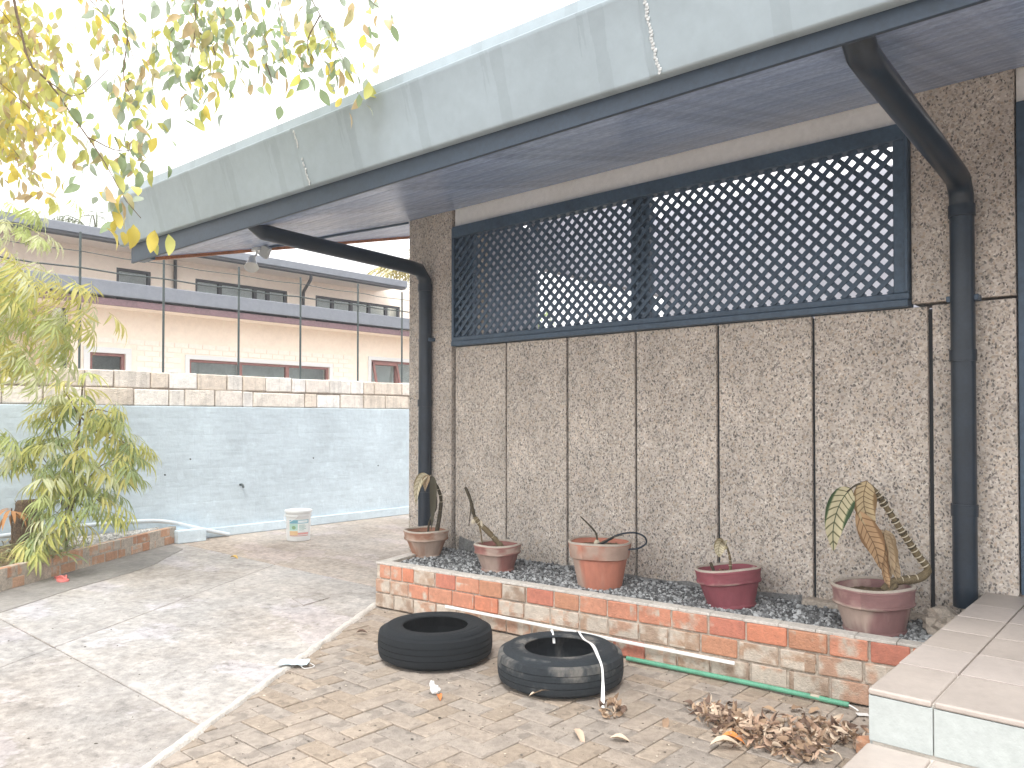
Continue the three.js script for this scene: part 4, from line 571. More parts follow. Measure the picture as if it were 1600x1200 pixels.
{
  const P = thing('side_planter', 'low curved brick planter of two courses holding shrubs by the blue wall', 'planter', [-8.2, 0, -2.8]);
  const A = V(-8.81, 0, -4.13), B = V(LX(1.2), 0, 1.2), d = B.clone().sub(A), L = d.length(); d.normalize(); const yaw = Math.atan2(-d.z, d.x), inn = V(-Math.abs(d.z), 0, -0.55).normalize();
  const curve = (s) => A.clone().addScaledVector(d, s).addScaledVector(inn, 0.05 * Math.sin(clamp(s / 2.6, 0, 1) * Math.PI));
  for (let s = 0; s < L; s += 0.5) { const e = Math.min(s + 0.5, L), p = curve((s + e) / 2).addScaledVector(inn, 0.05), c = part(P, 'mortar', rbox(e - s + 0.01, 0.19, 0.075, 0.003), M.mortar); c.position.set(p.x, 0.095, p.z).sub(offOf(P)); c.rotation.y = yaw; }
  for (let row = 0; row < 2; row++) for (let s = row * 0.1; s < L - 0.1; s += 0.208) { const p = curve(s + 0.1).addScaledVector(inn, 0.027 + rr(-0.004, 0.004)), o = part(P, 'brick', rbox(0.197, 0.09, 0.06, 0.009), pick(M.brickL)); o.position.set(p.x, 0.049 + row * 0.098, p.z).sub(offOf(P)); o.rotation.set(0, yaw + rr(-0.02, 0.02), rr(-0.012, 0.012)); }
  const bp = [[-8.93, -4.12], [-8.78, -4.02]]; for (let z = -3.8; z <= 1.2; z += 0.5) bp.push([LX(z) - 0.13, z]); bp.push([-8.93, 1.2]);
  part(P, 'soil', polySlab(bp, 0.0, 0.165, 0.002), M.soil).position.copy(offOf(P)).negate();
  const inst = (name, geo, m, n, fn, label, cat) => { const im = new THREE.InstancedMesh(geo, m, n), g2 = rngOf(n), m4 = new THREE.Matrix4(), q = new THREE.Quaternion(), e = new THREE.Euler(), c = new THREE.Color(); for (let k = 0; k < n; k++) { const r = fn(g2); e.set(...r.e); q.setFromEuler(e); m4.compose(V(...r.p), q, V(...r.s)); im.setMatrixAt(k, m4); c.setRGB(...r.c); im.setColorAt(k, c); } im.name = name; sh(im); tag(im, label, cat, null, 'stuff'); scene.add(im); };
  const inside = (g, z0, z1) => { const z = lerp(z0, z1, g()); return [lerp(Math.max(LX(z) - 0.14, -8.9), -8.9, Math.pow(g(), 1.2)), z]; };
  inst('white_pebbles', lump(1, 1, 0.7, 0.8, 6, 0.5, 0), mat({ roughness: 0.9 }), 1500, (g) => { const [x, z] = inside(g, -4.0, -2.75), s = 0.009 + 0.012 * g(), v = 0.4 + 0.4 * g(); return { p: [x, 0.165 + 0.02 * g(), z], e: [g() * 6, g() * 6, g() * 6], s: [s, s, s], c: [v, v * 0.97, v * 0.92] }; }, 'pale pebbles on the soil at the far end of the low planter', 'pebbles');
  const blade = leafGeo(1, 0.05, { droop: 1.4, fold: 0.2, n: 4 });
  inst('dry_grass', blade, mat({ roughness: 0.9, color: 0xffffff }), 1500, (g) => { const [x, z] = inside(g, -2.95, -0.6), s = 0.07 + 0.14 * g(), v = 0.5 + 0.7 * g(), gr = g(); return { p: [x, 0.165, z], e: [0, g() * 6.3, 0.3 + g() * 0.9], s: [s, s, s], c: gr < 0.3 ? [0.2 * v, 0.26 * v, 0.06 * v] : [0.52 * v, 0.4 * v, 0.18 * v] }; }, 'dry straw-coloured grass in the low planter under the shrubs', 'grass');
}

// ---------------------------------------------------------------- plants at the left
const lm = (r, g, b, t = 0.42) => new THREE.MeshPhysicalMaterial({ color: lin(r, g, b), roughness: 0.75, transmission: t, thickness: 0, side: THREE.DoubleSide });
M.bamboo = [lm(0.6, 0.6, 0.18), lm(0.47, 0.53, 0.2), lm(0.68, 0.63, 0.22), lm(0.33, 0.41, 0.18), lm(0.66, 0.68, 0.42)];
function spray(s, L = 0.17, nB = 8) { // twig along +x with narrow hanging blades
  const q = rngOf(s), l = [tube([[0, 0, 0], [0.06, 0.004, 0.002], [0.12, -0.006, 0]], { r: 0.0022, r1: 0.001, n: 4, k: 2 })];
  for (let i = 0; i < nB; i++) { const t = i / (nB - 1), b = leafGeo(L * (0.75 + 0.5 * q()), 0.017 + 0.007 * q(), { droop: 0.5 + 0.8 * q(), fold: 0.5, n: 4, peak: 0.35 }), sd = i % 2 ? 1 : -1; b.rotateX((q() - 0.5) * 0.9); b.rotateZ(-0.15 - 0.35 * q()); b.rotateY(i === nB - 1 ? 0 : sd * (1.1 - 0.7 * t + 0.3 * (q() - 0.5))); b.translate(0.02 + 0.1 * t, 0, 0); l.push(b); }
  return merge(l);
}
const sprays = [1, 2, 3, 4, 5, 6].map((s) => spray(s * 7)), spraysS = [1, 2, 3, 4].map((s) => spray(s * 13, 0.13, 9));
function addSprays(g, br, per, geos, mats, sp, rnd, droopK = 1, sc = 1) {
  for (const b of br) {
    const c = new THREE.CatmullRomCurve3(b.map((p) => V(...p)), false, 'centripetal');
    for (let i = 0; i < per; i++) {
      const t = clamp(0.3 + 0.72 * (i + rnd()) / per, 0, 1), p = c.getPoint(t), d = c.getTangent(t), o = part(g, 'leaf_spray', geos[Math.floor(rnd() * geos.length)], mats[Math.floor(rnd() * mats.length)]);
      const yaw = Math.atan2(-d.z, d.x) + (rnd() - 0.5) * 2.2; o.rotation.set(0, yaw, (d.y > 0.5 ? 0.1 : -0.25) * droopK - rnd() * 0.5 * droopK, 'YZX');
      p.add(V((rnd() - 0.5) * sp, (rnd() - 0.5) * sp, (rnd() - 0.5) * sp)); o.position.copy(p).sub(offOf(g)); const s = sc * (0.75 + 0.5 * rnd()); o.scale.set(s, s, s);
    }
  }
}
const SH = [[[-8.09, 0.36, -2.76], [-8.02, 0.90, -2.81], [-7.97, 1.45, -2.84], [-7.94, 1.81, -2.86]], [[-8.09, 0.36, -2.76], [-8.02, 0.79, -2.68], [-8.04, 1.10, -2.52], [-8.06, 1.16, -2.37]], [[-8.09, 0.36, -2.76], [-7.78, 0.80, -2.76], [-7.62, 1.16, -2.75], [-7.60, 1.22, -2.64]], [[-8.09, 0.36, -2.76], [-7.74, 0.80, -2.79], [-7.45, 1.04, -2.91], [-7.32, 1.04, -3.02]], [[-7.97, 1.45, -2.84], [-7.70, 1.27, -2.95], [-7.57, 1.21, -3.07], [-7.46, 1.12, -3.17]], [[-7.97, 1.45, -2.84], [-7.74, 1.51, -2.90], [-7.63, 1.48, -3.00]], [[-8.09, 0.36, -2.76], [-7.63, 0.58, -2.76], [-7.44, 0.70, -2.79], [-7.37, 0.65, -2.85]], [[-8.09, 0.36, -2.76], [-7.6, 0.54, -2.61], [-7.55, 0.61, -2.50]], [[-8.02, 0.90, -2.81], [-8.02, 1.27, -2.67], [-8.08, 1.45, -2.61]], [[-8.09, 0.36, -2.76], [-7.8, 0.36, -2.46], [-7.7, 0.34, -2.35]], [[-7.97, 1.45, -2.84], [-8.03, 1.60, -2.78], [-8.08, 1.69, -2.74]], [[-8.09, 0.36, -2.76], [-7.65, 0.87, -2.60], [-7.62, 0.94, -2.49]]];
{
  const g = thing('leafy_shrub', 'bushy yellow green narrow-leaved shrub growing in the low brick planter', 'shrub', [-8.1, 0.16, -2.78]), q = rngOf(31);
  wp(g, 'stem', tube([[-8.11, 0.1, -2.77], [-8.05, 0.7, -2.8], [-7.98, 1.3, -2.84], [-7.95, 1.78, -2.86]], { r: 0.022, r1: 0.007, n: 8 }), M.bark);
  for (const b of SH.slice(1)) wp(g, 'stem', tube(b, { r: 0.009, r1: 0.003, n: 5, k: 3 }), M.bark);
  addSprays(g, SH, 19, sprays, M.bamboo, 0.2, q); addSprays(g, [SH[1], SH[2], SH[3], SH[11]], 9, sprays, [M.bamboo[3], M.bamboo[1]], 0.34, q);
}
{
  const g = thing('low_plant', 'low clump of green strap leaves at the planter edge under the shrub', 'plant', [-7.95, 0.16, -2.5]), q = rngOf(44), b = leafGeo(0.34, 0.03, { droop: 1.3, fold: 0.4, n: 6 });
  for (let i = 0; i < 46; i++) { const o = part(g, 'leaf', b, M.bamboo[[1, 3, 3, 0][i % 4]], (q() - 0.5) * 0.4, 0, (q() - 0.5) * 0.5); o.rotation.set(0, q() * 6.3, 0.4 + q() * 0.8, 'YZX'); const s = 0.55 + q() * 0.6; o.scale.set(s, s, s); }
}
{
  const s = thing('tree_stump', 'short brown fibrous stump half hidden behind the shrub', 'stump', [-8.45, 0.15, -2.56]);
  part(s, 'trunk', tube([[0, 0, 0], [0.02, 0.25, 0.01], [0.03, 0.4, 0.0], [0.02, 0.5, 0]], { r: 0.15, r1: 0.1, rough: 0.25, n: 16, k: 6 }), M.bark);
  const l = []; for (let i = 0; i < 60; i++) { const b = leafGeo(0.2 + 0.1 * h2(i, 1, 1), 0.03, { droop: 0.8, n: 3 }); b.rotateZ(-1.9); b.translate(0.12, 0.15 + 0.37 * h2(i, 2, 1), 0); b.rotateY(i * 2.4); l.push(b); } part(s, 'fibre', merge(l), M.bark).userData.kind = 'stuff';
}
{
  const d = thing('dry_palm_leaf', 'orange dried palm leaf drooping in front of the stump', 'dried leaf', [-8.2, 0.16, -2.36]);
  const om = lm(0.62, 0.3, 0.12, 0.25); part(d, 'stalk', tube([[0, 0, 0], [-0.02, 0.3, 0.0], [-0.03, 0.44, 0.0]], { r: 0.01, r1: 0.006 }), M.bark);
  for (let i = 0; i < 11; i++) { const o = part(d, 'leaflet', leafGeo(0.2 + 0.05 * (i % 3), 0.034, { droop: 1.5, fold: 0.4, n: 6 }), om, -0.03, 0.44 - 0.008 * i, 0); o.rotation.set(0, (i - 5) * 0.5 + 0.9, 0.1, 'YZX'); }
}
{
  const g = thing('bamboo', 'tall bamboo with drooping pale narrow leaves leaning over the blue wall', 'bamboo', [-8.2, 0.16, -1.5]), q = rngOf(57);
  for (let i = 0; i < 7; i++) wp(g, 'culm', tube([[-8.2 + 0.09 * (i % 3) - 0.1, 0.1, -1.5 + 0.07 * i - 0.2], [-8.18, 1.4, -1.5 + 0.06 * i - 0.2], [-8.1, 2.1 + 0.14 * i, -1.5]], { r: 0.018, r1: 0.009, n: 7 }), M.bamboo[3]);
  const br = [[[-7.96, 2.65, -1.49], [-7.52, 2.76, -1.87], [-7.24, 2.67, -2.25], [-6.96, 2.49, -2.50]], [[-7.83, 2.48, -1.47], [-7.33, 2.53, -1.91], [-7.06, 2.38, -2.15], [-6.83, 2.22, -2.36]], [[-7.96, 2.23, -1.50], [-7.53, 2.29, -1.88], [-7.29, 2.13, -2.09], [-7.14, 1.97, -2.23]], [[-8.21, 2.42, -1.54], [-7.60, 2.42, -2.08], [-7.28, 2.26, -2.36], [-6.99, 2.37, -2.61]], [[-8.20, 2.91, -1.53], [-7.67, 3.07, -2.00], [-7.47, 3.07, -2.18], [-7.31, 2.96, -2.32]], [[-8.21, 2.82, -1.67], [-7.79, 3.26, -2.02], [-7.50, 3.26, -2.28], [-7.29, 3.37, -2.46]], [[-7.72, 2.00, -1.45], [-7.38, 2.01, -1.88], [-7.18, 1.94, -2.06], [-7.03, 1.83, -2.19]], [[-8.22, 1.39, -1.55], [-7.85, 1.50, -1.87], [-7.61, 1.34, -2.09], [-7.55, 1.18, -2.15]], [[-8.08, 2.57, -1.51], [-7.72, 2.67, -1.83], [-7.48, 2.57, -2.04], [-7.32, 2.51, -2.18]], [[-8.21, 2.20, -1.54], [-7.84, 2.31, -1.86], [-7.36, 2.20, -2.29], [-7.20, 2.01, -2.44]]];
  for (const b of br) wp(g, 'branch', tube([[-8.12, b[0][1] - 0.3, -1.5], ...b], { r: 0.007, r1: 0.002, n: 5, k: 3 }), M.bamboo[0]);
  const pale = [M.bamboo[0], M.bamboo[2], M.bamboo[4], M.bamboo[1]];
  addSprays(g, [0, 1, 2, 3, 6, 8, 9].map((i) => br[i]), 23, sprays, pale, 0.22, q, 2.2); addSprays(g, [br[4], br[5], br[7]], 11, spraysS, [M.bamboo[4], M.bamboo[1]], 0.12, q, 1.6);
}
{ // broad-leaved tree overhead: trunk outside the frame, twigs hanging into it
  const g = thing('shade_tree', 'broad-leaved tree with yellow and green leaves hanging in from above', 'tree', [-7.7, 0.1, -0.9]), q = rngOf(83);
  wp(g, 'trunk', tube([[-7.7, 0, -0.9], [-7.72, 1.2, -0.92], [-7.6, 2.4, -0.95], [-7.3, 3.4, -1.0]], { r: 0.13, r1: 0.08, n: 12, rough: 0.1 }), M.bark);
  wp(g, 'limb', tube([[-7.5, 2.7, -0.95], [-6.8, 3.7, -1.05], [-6.07, 4.29, -1.12], [-5.1, 4.45, -1.6], [-4.1, 4.3, -2.0], [-3.3, 4.1, -2.4], [-2.72, 3.85, -2.86]], { r: 0.055, r1: 0.012, n: 8 }), M.bark);
  wp(g, 'limb', tube([[-7.6, 2.3, -0.93], [-6.7, 3.1, -1.1], [-6.1, 3.55, -1.25], [-5.6, 3.8, -1.2]], { r: 0.045, r1: 0.014, n: 8 }), M.bark);
  const tw = [[[-6.07, 4.29, -1.12], [-5.38, 4.06, -1.47], [-5.19, 3.74, -1.50], [-5.03, 3.45, -1.52], [-4.96, 3.37, -1.58], [-4.87, 3.19, -1.67], [-4.78, 3.03, -1.74]], [[-5.68, 4.23, -1.33], [-5.56, 3.89, -1.57], [-5.44, 3.65, -1.68]], [[-5.53, 3.74, -1.20], [-5.28, 3.40, -1.43], [-5.11, 3.21, -1.58]], [[-5.78, 3.41, -1.26], [-5.52, 3.17, -1.50], [-5.27, 2.92, -1.58]], [[-6.04, 4.12, -1.41], [-5.82, 3.87, -1.61], [-5.65, 3.49, -1.64]], [[-6.16, 3.79, -1.45], [-5.97, 3.49, -1.62], [-5.80, 3.15, -1.65]], [[-4.96, 3.37, -1.58], [-4.62, 3.20, -1.62], [-4.38, 3.30, -1.69]], [[-4.78, 3.04, -1.74], [-4.54, 2.93, -1.83], [-4.42, 2.97, -1.93]], [[-4.87, 3.19, -1.67], [-4.41, 2.81, -1.68], [-4.11, 2.52, -1.69], [-4.06, 2.45, -1.73]], [[-4.99, 4.08, -1.67], [-4.75, 3.80, -1.76], [-4.65, 3.67, -1.85]], [[-4.66, 4.06, -1.83], [-4.51, 3.57, -1.84], [-4.47, 3.35, -1.88], [-4.49, 3.24, -1.87]], [[-4.51, 3.57, -1.84], [-4.42, 3.27, -1.79], [-4.37, 3.15, -1.84], [-4.28, 3.04, -1.92]], [[-4.50, 4.06, -1.98], [-4.24, 3.80, -2.08], [-4.17, 3.67, -2.14]], [[-4.24, 3.78, -2.08], [-4.32, 3.62, -2.01], [-4.36, 3.53, -1.97]], [[-4.23, 3.85, -2.08], [-4.13, 3.52, -2.04], [-4.16, 3.31, -2.02], [-4.09, 3.15, -2.08]], [[-4.24, 3.64, -2.08], [-4.05, 3.45, -2.12], [-4.07, 3.27, -2.11]], [[-3.98, 3.94, -2.17], [-3.84, 3.54, -2.17], [-3.76, 3.38, -2.24]], [[-3.82, 3.94, -2.31], [-3.68, 3.57, -2.30], [-3.65, 3.35, -2.34]], [[-3.65, 3.88, -2.32], [-3.44, 3.54, -2.38], [-3.37, 3.35, -2.45], [-3.30, 3.13, -2.52]], [[-3.44, 3.54, -2.38], [-3.50, 3.39, -2.34], [-3.45, 3.27, -2.38]], [[-3.36, 3.82, -2.44], [-3.25, 3.62, -2.55], [-3.21, 3.58, -2.59]], [[-3.76, 3.38, -2.24], [-3.73, 3.26, -2.27], [-3.71, 3.18, -2.29]], [[-3.74, 3.82, -2.11], [-3.94, 3.71, -2.07], [-3.92, 3.57, -2.10]], [[-2.72, 3.76, -2.88], [-2.58, 3.63, -3.00], [-2.52, 3.56, -3.06]]];
  const dens = [34, 190, 190, 150, 200, 200, 22, 40, 44, 46, 40, 42, 46, 34, 56, 44, 46, 44, 60, 34, 20, 6, 40, 6];
  const lv = [leafGeo(0.088, 0.042, { droop: 0.5, fold: 0.25, n: 6, s: 1, wave: 0.03 }), leafGeo(0.1, 0.047, { droop: 0.9, fold: 0.35, n: 6, s: 2, wave: 0.04 }), leafGeo(0.076, 0.04, { droop: 0.25, fold: 0.15, n: 6, s: 3 }), leafGeo(0.095, 0.035, { droop: 1.3, fold: 0.6, n: 6, s: 4, wave: 0.06 })];
  const mY = lm(0.68, 0.56, 0.1), mYG = lm(0.52, 0.52, 0.14), mG = lm(0.26, 0.34, 0.18), mGG = lm(0.34, 0.4, 0.3), mB = lm(0.5, 0.38, 0.2), mO = lm(0.46, 0.41, 0.2);
  const list = [];
  tw.forEach((b, bi) => {
    const top = b[0][1] > 3.7 && b.length; const pre = top ? [[b[0][0] - 0.12, Math.max(b[0][1] + 0.15, 4.0), b[0][2] + 0.02], ...b] : b;
    wp(g, 'branch', tube(pre, { r: bi ? 0.0045 : 0.016, r1: bi ? 0.0018 : 0.003, n: 6, k: 3 }), M.bark);
    const c = new THREE.CatmullRomCurve3(b.map((p) => V(...p)), false, 'centripetal');
    for (let i = 0; i < dens[bi]; i++) {
      const t = clamp(0.12 + 0.9 * (i + q()) / dens[bi], 0, 1), p = c.getPoint(t), sp = bi && bi < 6 ? 0.44 : 0.26;
      const v = p.clone().add(V((q() - 0.5) * sp, (q() - 0.5) * sp - 0.02, (q() - 0.5) * sp));
      const f = q(), m = bi < 6 ? (f < 0.3 ? mY : f < 0.68 ? mYG : f < 0.85 ? mO : mB) : bi === 8 && t > 0.7 ? (f < 0.6 ? mY : mYG) : (f < 0.3 ? mYG : f < 0.37 ? mY : f < 0.6 ? mG : f < 0.82 ? mGG : f < 0.92 ? mB : mO);
      list.push({ v, m, ge: lv[Math.floor(q() * 4)], yaw: q() * 6.283, pit: -0.35 - q() * 1.1, rol: (q() - 0.5) * 2.6, s: (bi === 8 ? 1.08 : 0.95) * (0.75 + 0.5 * q()), d: v.distanceTo(camera.position) });
    }
  });
  list.sort((a, b) => a.d - b.d);
  const stuff = new Map();
  const fill = []; for (let i = 0; i < 500; i++) { const t = q(), p = new THREE.CatmullRomCurve3([V(-6.9, 3.9, -1.1), V(-6, 4.6, -1.1), V(-5, 4.75, -1.5), V(-4, 4.6, -1.95)]).getPoint(t); p.add(V((q() - 0.5) * 0.9, q() * 0.5 + 0.05, (q() - 0.5) * 0.9)); fill.push({ v: p, m: [mY, mYG, mG, mGG][Math.floor(q() * 4)], ge: lv[0], yaw: q() * 6.283, pit: -0.3 - q(), rol: (q() - 0.5) * 1.4, s: 0.8 + 0.5 * q() }); }
  [...list, ...fill].forEach((l, i) => {
    const e = new THREE.Euler(l.rol, l.yaw, l.pit, 'YZX');
    if (i < 300) { const o = part(g, 'leaf', l.ge, l.m); o.position.copy(l.v).sub(offOf(g)); o.rotation.copy(e); o.scale.setScalar(l.s); }
    else { const k = l.ge.clone(); k.applyMatrix4(new THREE.Matrix4().compose(l.v, new THREE.Quaternion().setFromEuler(e), V(l.s, l.s, l.s))); if (!stuff.has(l.m)) stuff.set(l.m, []); stuff.get(l.m).push(k); }
  });
  for (const [m, l] of stuff) wp(g, 'foliage', merge(l), m).userData.kind = 'stuff';
}

// ---------------------------------------------------------------- neighbour's house
{
  const N = thing('neighbour_house', 'long peach two-storey house beyond the wall with grey eaves and brown windows', 'house', [-13.2, 0, -8]);
  const wallHoles = (x0, x1, z0, z1, y0, y1, holes, m, name) => { const s = new THREE.Shape([[z0, y0], [z1, y0], [z1, y1], [z0, y1]].map(([z, y]) => new THREE.Vector2(-z, y))); for (const [a, b, c, d] of holes) { s.holes.push(new THREE.Path([[a, c], [b, c], [b, d], [a, d]].map(([z, y]) => new THREE.Vector2(-z, y)))); } const g = new THREE.ExtrudeGeometry(s, { depth: x1 - x0, bevelEnabled: false }); g.rotateY(Math.PI / 2); g.translate(x0, 0, 0); return wp(N, name, uvm(g), m); };
  const wins = [[-5.31, -4.77, 1.8, 2.47], [-9.24, -6.37, 1.8, 2.45], [-11.9, -10.28, 1.8, 2.66]];
  const low = wallHoles(-13.2, -13.0, -12.4, -4.5, 0, 3.18, wins, M.peach, 'wall');
  const upw = [[-6.24, -5.64, 3.5, 4.08], [-9.05, -7.07, 3.5, 4.08], [-12.1, -9.74, 3.5, 4.08]];
  wallHoles(-14.4, -14.2, -12.4, -2.0, 3.3, 4.5, upw, M.peach, 'upper_wall');
  const window_ = (x, [a, b, c, d], fm, mulls, open) => {
    const w = wp(N, 'window', bxw([x - 0.09, x - 0.02], [d - 0.045, d], [a, b], 0.003), fm);
    const f = (z0, z1, y0, y1) => wb(w, 'frame', [x - 0.09, x - 0.02], [y0, y1], [z0, z1], fm, 0.003);
    f(a, b, c, c + 0.05); f(a, a + 0.05, c + 0.05, d - 0.045); f(b - 0.05, b, c + 0.05, d - 0.045); for (const z of mulls) f(z - 0.035, z + 0.035, c + 0.05, d - 0.045);
    const zs = [a + 0.05, ...mulls, b - 0.05]; for (let i = 0; i < zs.length - 1; i++) wb(w, 'pane', [x - 0.06, x - 0.054], [c + 0.05, d - 0.045], [zs[i] + (i ? 0.035 : 0), zs[i + 1] - (i < zs.length - 2 ? 0.035 : 0)], M.glass, 0.001);
    return w;
  };
  window_(-13, wins[0], M.frame, []); window_(-13, wins[1], M.frame, [-8.31, -7.34]); const w3 = window_(-13, wins[2], M.frame, [-11.0]);
  { const sash = part(w3, 'open_sash', merge([bxw([-0.02, 0.02], [-0.8, -0.74], [-0.34, 0.34]), bxw([-0.02, 0.02], [-0.04, 0.02], [-0.34, 0.34]), bxw([-0.02, 0.02], [-0.8, 0.02], [-0.34, -0.29]), bxw([-0.02, 0.02], [-0.8, 0.02], [0.29, 0.34])]), M.frame); sash.position.set(-13.0, 2.6, -10.66).sub(offOf(w3)); sash.rotation.z = 0.25; }
  for (const w of wins) wb(N, 'curtain', [-13.5, -13.46], [1.5, 2.9], [w[0] - 0.2, w[1] + 0.2], M.curtain, 0.003);
  for (const [i, w] of upw.entries()) { window_(-14.2, w, M.darkFrame, [[], [-8.62, -8.33, -7.58], [-11.7, -11.2, -10.7, -10.2]][i]); wb(N, 'curtain', [-14.75, -14.7], [3.4, 4.3], [w[0] - 0.2, w[1] + 0.2], M.curtain, 0.003); }
  for (const [i, w] of wins.entries()) { const k = i ? 0.075 : 0.09; wp(N, 'window_surround', merge([bxw([-13.0, -12.975], [w[3], w[3] + k], [w[0] - k, w[1] + k], 0.003), bxw([-13.0, -12.975], [1.8, w[3]], [w[0] - k, w[0]], 0.003), bxw([-13.0, -12.975], [1.8, w[3]], [w[1], w[1] + k], 0.003)]), M.white); }
  const bg = rbox(0.016, 0.08, 0.238, 0.003);
  for (let r = 0; r < 9; r++) for (let z = -9.7 + (r % 2) * 0.124; z < -4.9; z += 0.248) { const y = 1.97 + r * 0.088; if (wins.some((w) => z > w[0] - 0.2 && z < w[1] + 0.2 && y < w[3] + 0.12)) continue; part(N, 'brick', bg, M.peachB, 0, 0, 0).position.set(-12.998, y, z).sub(offOf(N)); }
  wb(N, 'eave_soffit', [-13.4, -12.49], [3.177, 3.22], [-12.6, -2], M.peach, 0.003);
  wb(N, 'eave_board', [-12.51, -12.47], [3.163, 3.267], [-12.6, -2], M.maroon, 0.004);
  wb(N, 'gutter', [-12.61, -12.44], [3.303, 3.536], [-12.6, -2], M.grey, 0.015);
  wp(N, 'lower_roof', hexa([[-12.55, 3.47, -2], [-12.55, 3.47, -12.6], [-14.3, 3.6, -12.6], [-14.3, 3.6, -2]], [[-12.55, 3.52, -2], [-12.55, 3.52, -12.6], [-14.3, 3.66, -12.6], [-14.3, 3.66, -2]]), M.grey);
  wb(N, 'upper_gutter', [-13.34, -13.19], [4.345, 4.485], [-11.45, -1.2], M.grey, 0.012); wb(N, 'upper_eave_board', [-13.36, -13.21], [4.3, 4.343], [-11.42, -1.2], M.darkFrame, 0.004);
  wb(N, 'upper_soffit', [-14.25, -13.34], [4.36, 4.4], [-11.4, -1.2], M.peach, 0.003);
  wp(N, 'upper_roof', hexa([[-13.25, 4.46, -1.2], [-13.25, 4.46, -11.5], [-17, 4.85, -11.5], [-17, 4.85, -1.2]], [[-13.25, 4.5, -1.2], [-13.25, 4.5, -11.5], [-17, 4.9, -11.5], [-17, 4.9, -1.2]]), M.roof);
  wb(N, 'end_wall', [-16.5, -14.4], [0, 4.5], [-12.4, -12.2], M.peach, 0.004); wb(N, 'end_wall', [-17, -13.2], [0, 3.6], [-4.7, -4.5], M.peach, 0.004);
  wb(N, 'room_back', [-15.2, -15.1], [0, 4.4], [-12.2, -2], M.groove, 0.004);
  wb(N, 'corner_pillar', [-13.05, -12.9], [0, 3.1], [-4.42, -4.25], M.white, 0.006); wb(N, 'porch_wall', [-14.6, -14.4], [0, 3.3], [-4.5, -1], M.peach, 0.004);
  const dp = (pts) => wp(N, 'downpipe', tube(bend(pts, 0.06), { r: 0.032, n: 8, k: 2 }), M.darkFrame);
  dp([[-13.28, 4.35, -9.0], [-13.28, 4.22, -9.0], [-14.15, 4.1, -9.4], [-14.15, 3.6, -9.4]]); dp([[-14.15, 4.35, -6.66], [-14.15, 4.0, -6.66], [-14.15, 3.6, -6.66]]); dp([[-12.9, 3.1, -4.36], [-12.86, 2, -4.36], [-12.86, 0, -4.36]]);
}
function palm(pos, h, nF, L, m, label, seed) {
  const g = thing('palm_tree', label, 'palm tree', pos), q = rngOf(seed);
  part(g, 'trunk', tube([[0, 0, 0], [0.1, h * 0.5, 0], [0, h, 0]], { r: 0.2, r1: 0.13, n: 10, rough: 0.15 }), M.bark);
  for (let i = 0; i < nF; i++) {
    const a = i / nF * 6.283 + q(), up = 0.2 + q() * 0.9, c = [[0, 0, 0], [L * 0.35, L * 0.3 * up, 0], [L * 0.7, L * 0.3 * up - 0.15 * L, 0], [L, L * 0.1 * up - 0.5 * L, 0]], cu = new THREE.CatmullRomCurve3(c.map((p) => V(...p))), l = [tube(c, { r: 0.03, r1: 0.008, n: 5, k: 3 })];
    for (let k = 0; k < 26; k++) for (const s of [-1, 1]) { const t = 0.12 + 0.86 * k / 26, p = cu.getPoint(t), b = leafGeo(L * 0.38 * (1 - 0.6 * t) * (0.8 + 0.4 * q()), 0.05, { droop: 0.9, fold: 0.3, n: 3 }); b.rotateY(s * (1.0 + 0.3 * q())); b.translate(p.x, p.y, p.z); l.push(b); }
    const o = part(g, 'frond', merge(l), m, 0, h, 0); o.rotation.y = a;
  }
}
palm([-16.3, 0, -14.6], 5.4, 12, 2.0, lm(0.42, 0.36, 0.08), 'yellow palm beyond the right end of the peach house', 3);
palm([-27.6, 0, -10.3], 7.5, 11, 2.2, lm(0.22, 0.26, 0.16), 'grey green palm rising behind the peach house roof', 4);
{
  const g = thing('garden_shrub', 'leafy dark shrub seen through the lattice beyond the side opening', 'shrub', [-6.9, 0, -8.9]), q = rngOf(12), l = [];
  for (let i = 0; i < 6; i++) wp(g, 'stem', tube([[-6.9, 0, -8.9], [-6.9 + 0.2 * (q() - 0.5), 1.2, -8.9 + 0.2 * (q() - 0.5)], [-6.9 + 1.0 * (q() - 0.5), 2.5 + q() * 0.5, -8.9 + 1.0 * (q() - 0.5)]], { r: 0.02, r1: 0.008, n: 6 }), M.bark);
  for (let i = 0; i < 420; i++) { const b = leafGeo(0.14, 0.055, { droop: 0.6, n: 3 }); b.rotateZ(-q() * 1.4); b.rotateY(q() * 6.3); const cl = Math.floor(q() * 9); b.translate(-6.9 + 1.1 * (h2(cl, 1, 3) - 0.5) + 0.35 * (q() - 0.5), 1.7 + 1.2 * h2(cl, 2, 3) + 0.35 * (q() - 0.5), -8.9 + 1.1 * (h2(cl, 3, 3) - 0.5) + 0.35 * (q() - 0.5)); l.push(b); }
  wp(g, 'foliage', merge(l), M.bamboo[3]).userData.kind = 'stuff';
}

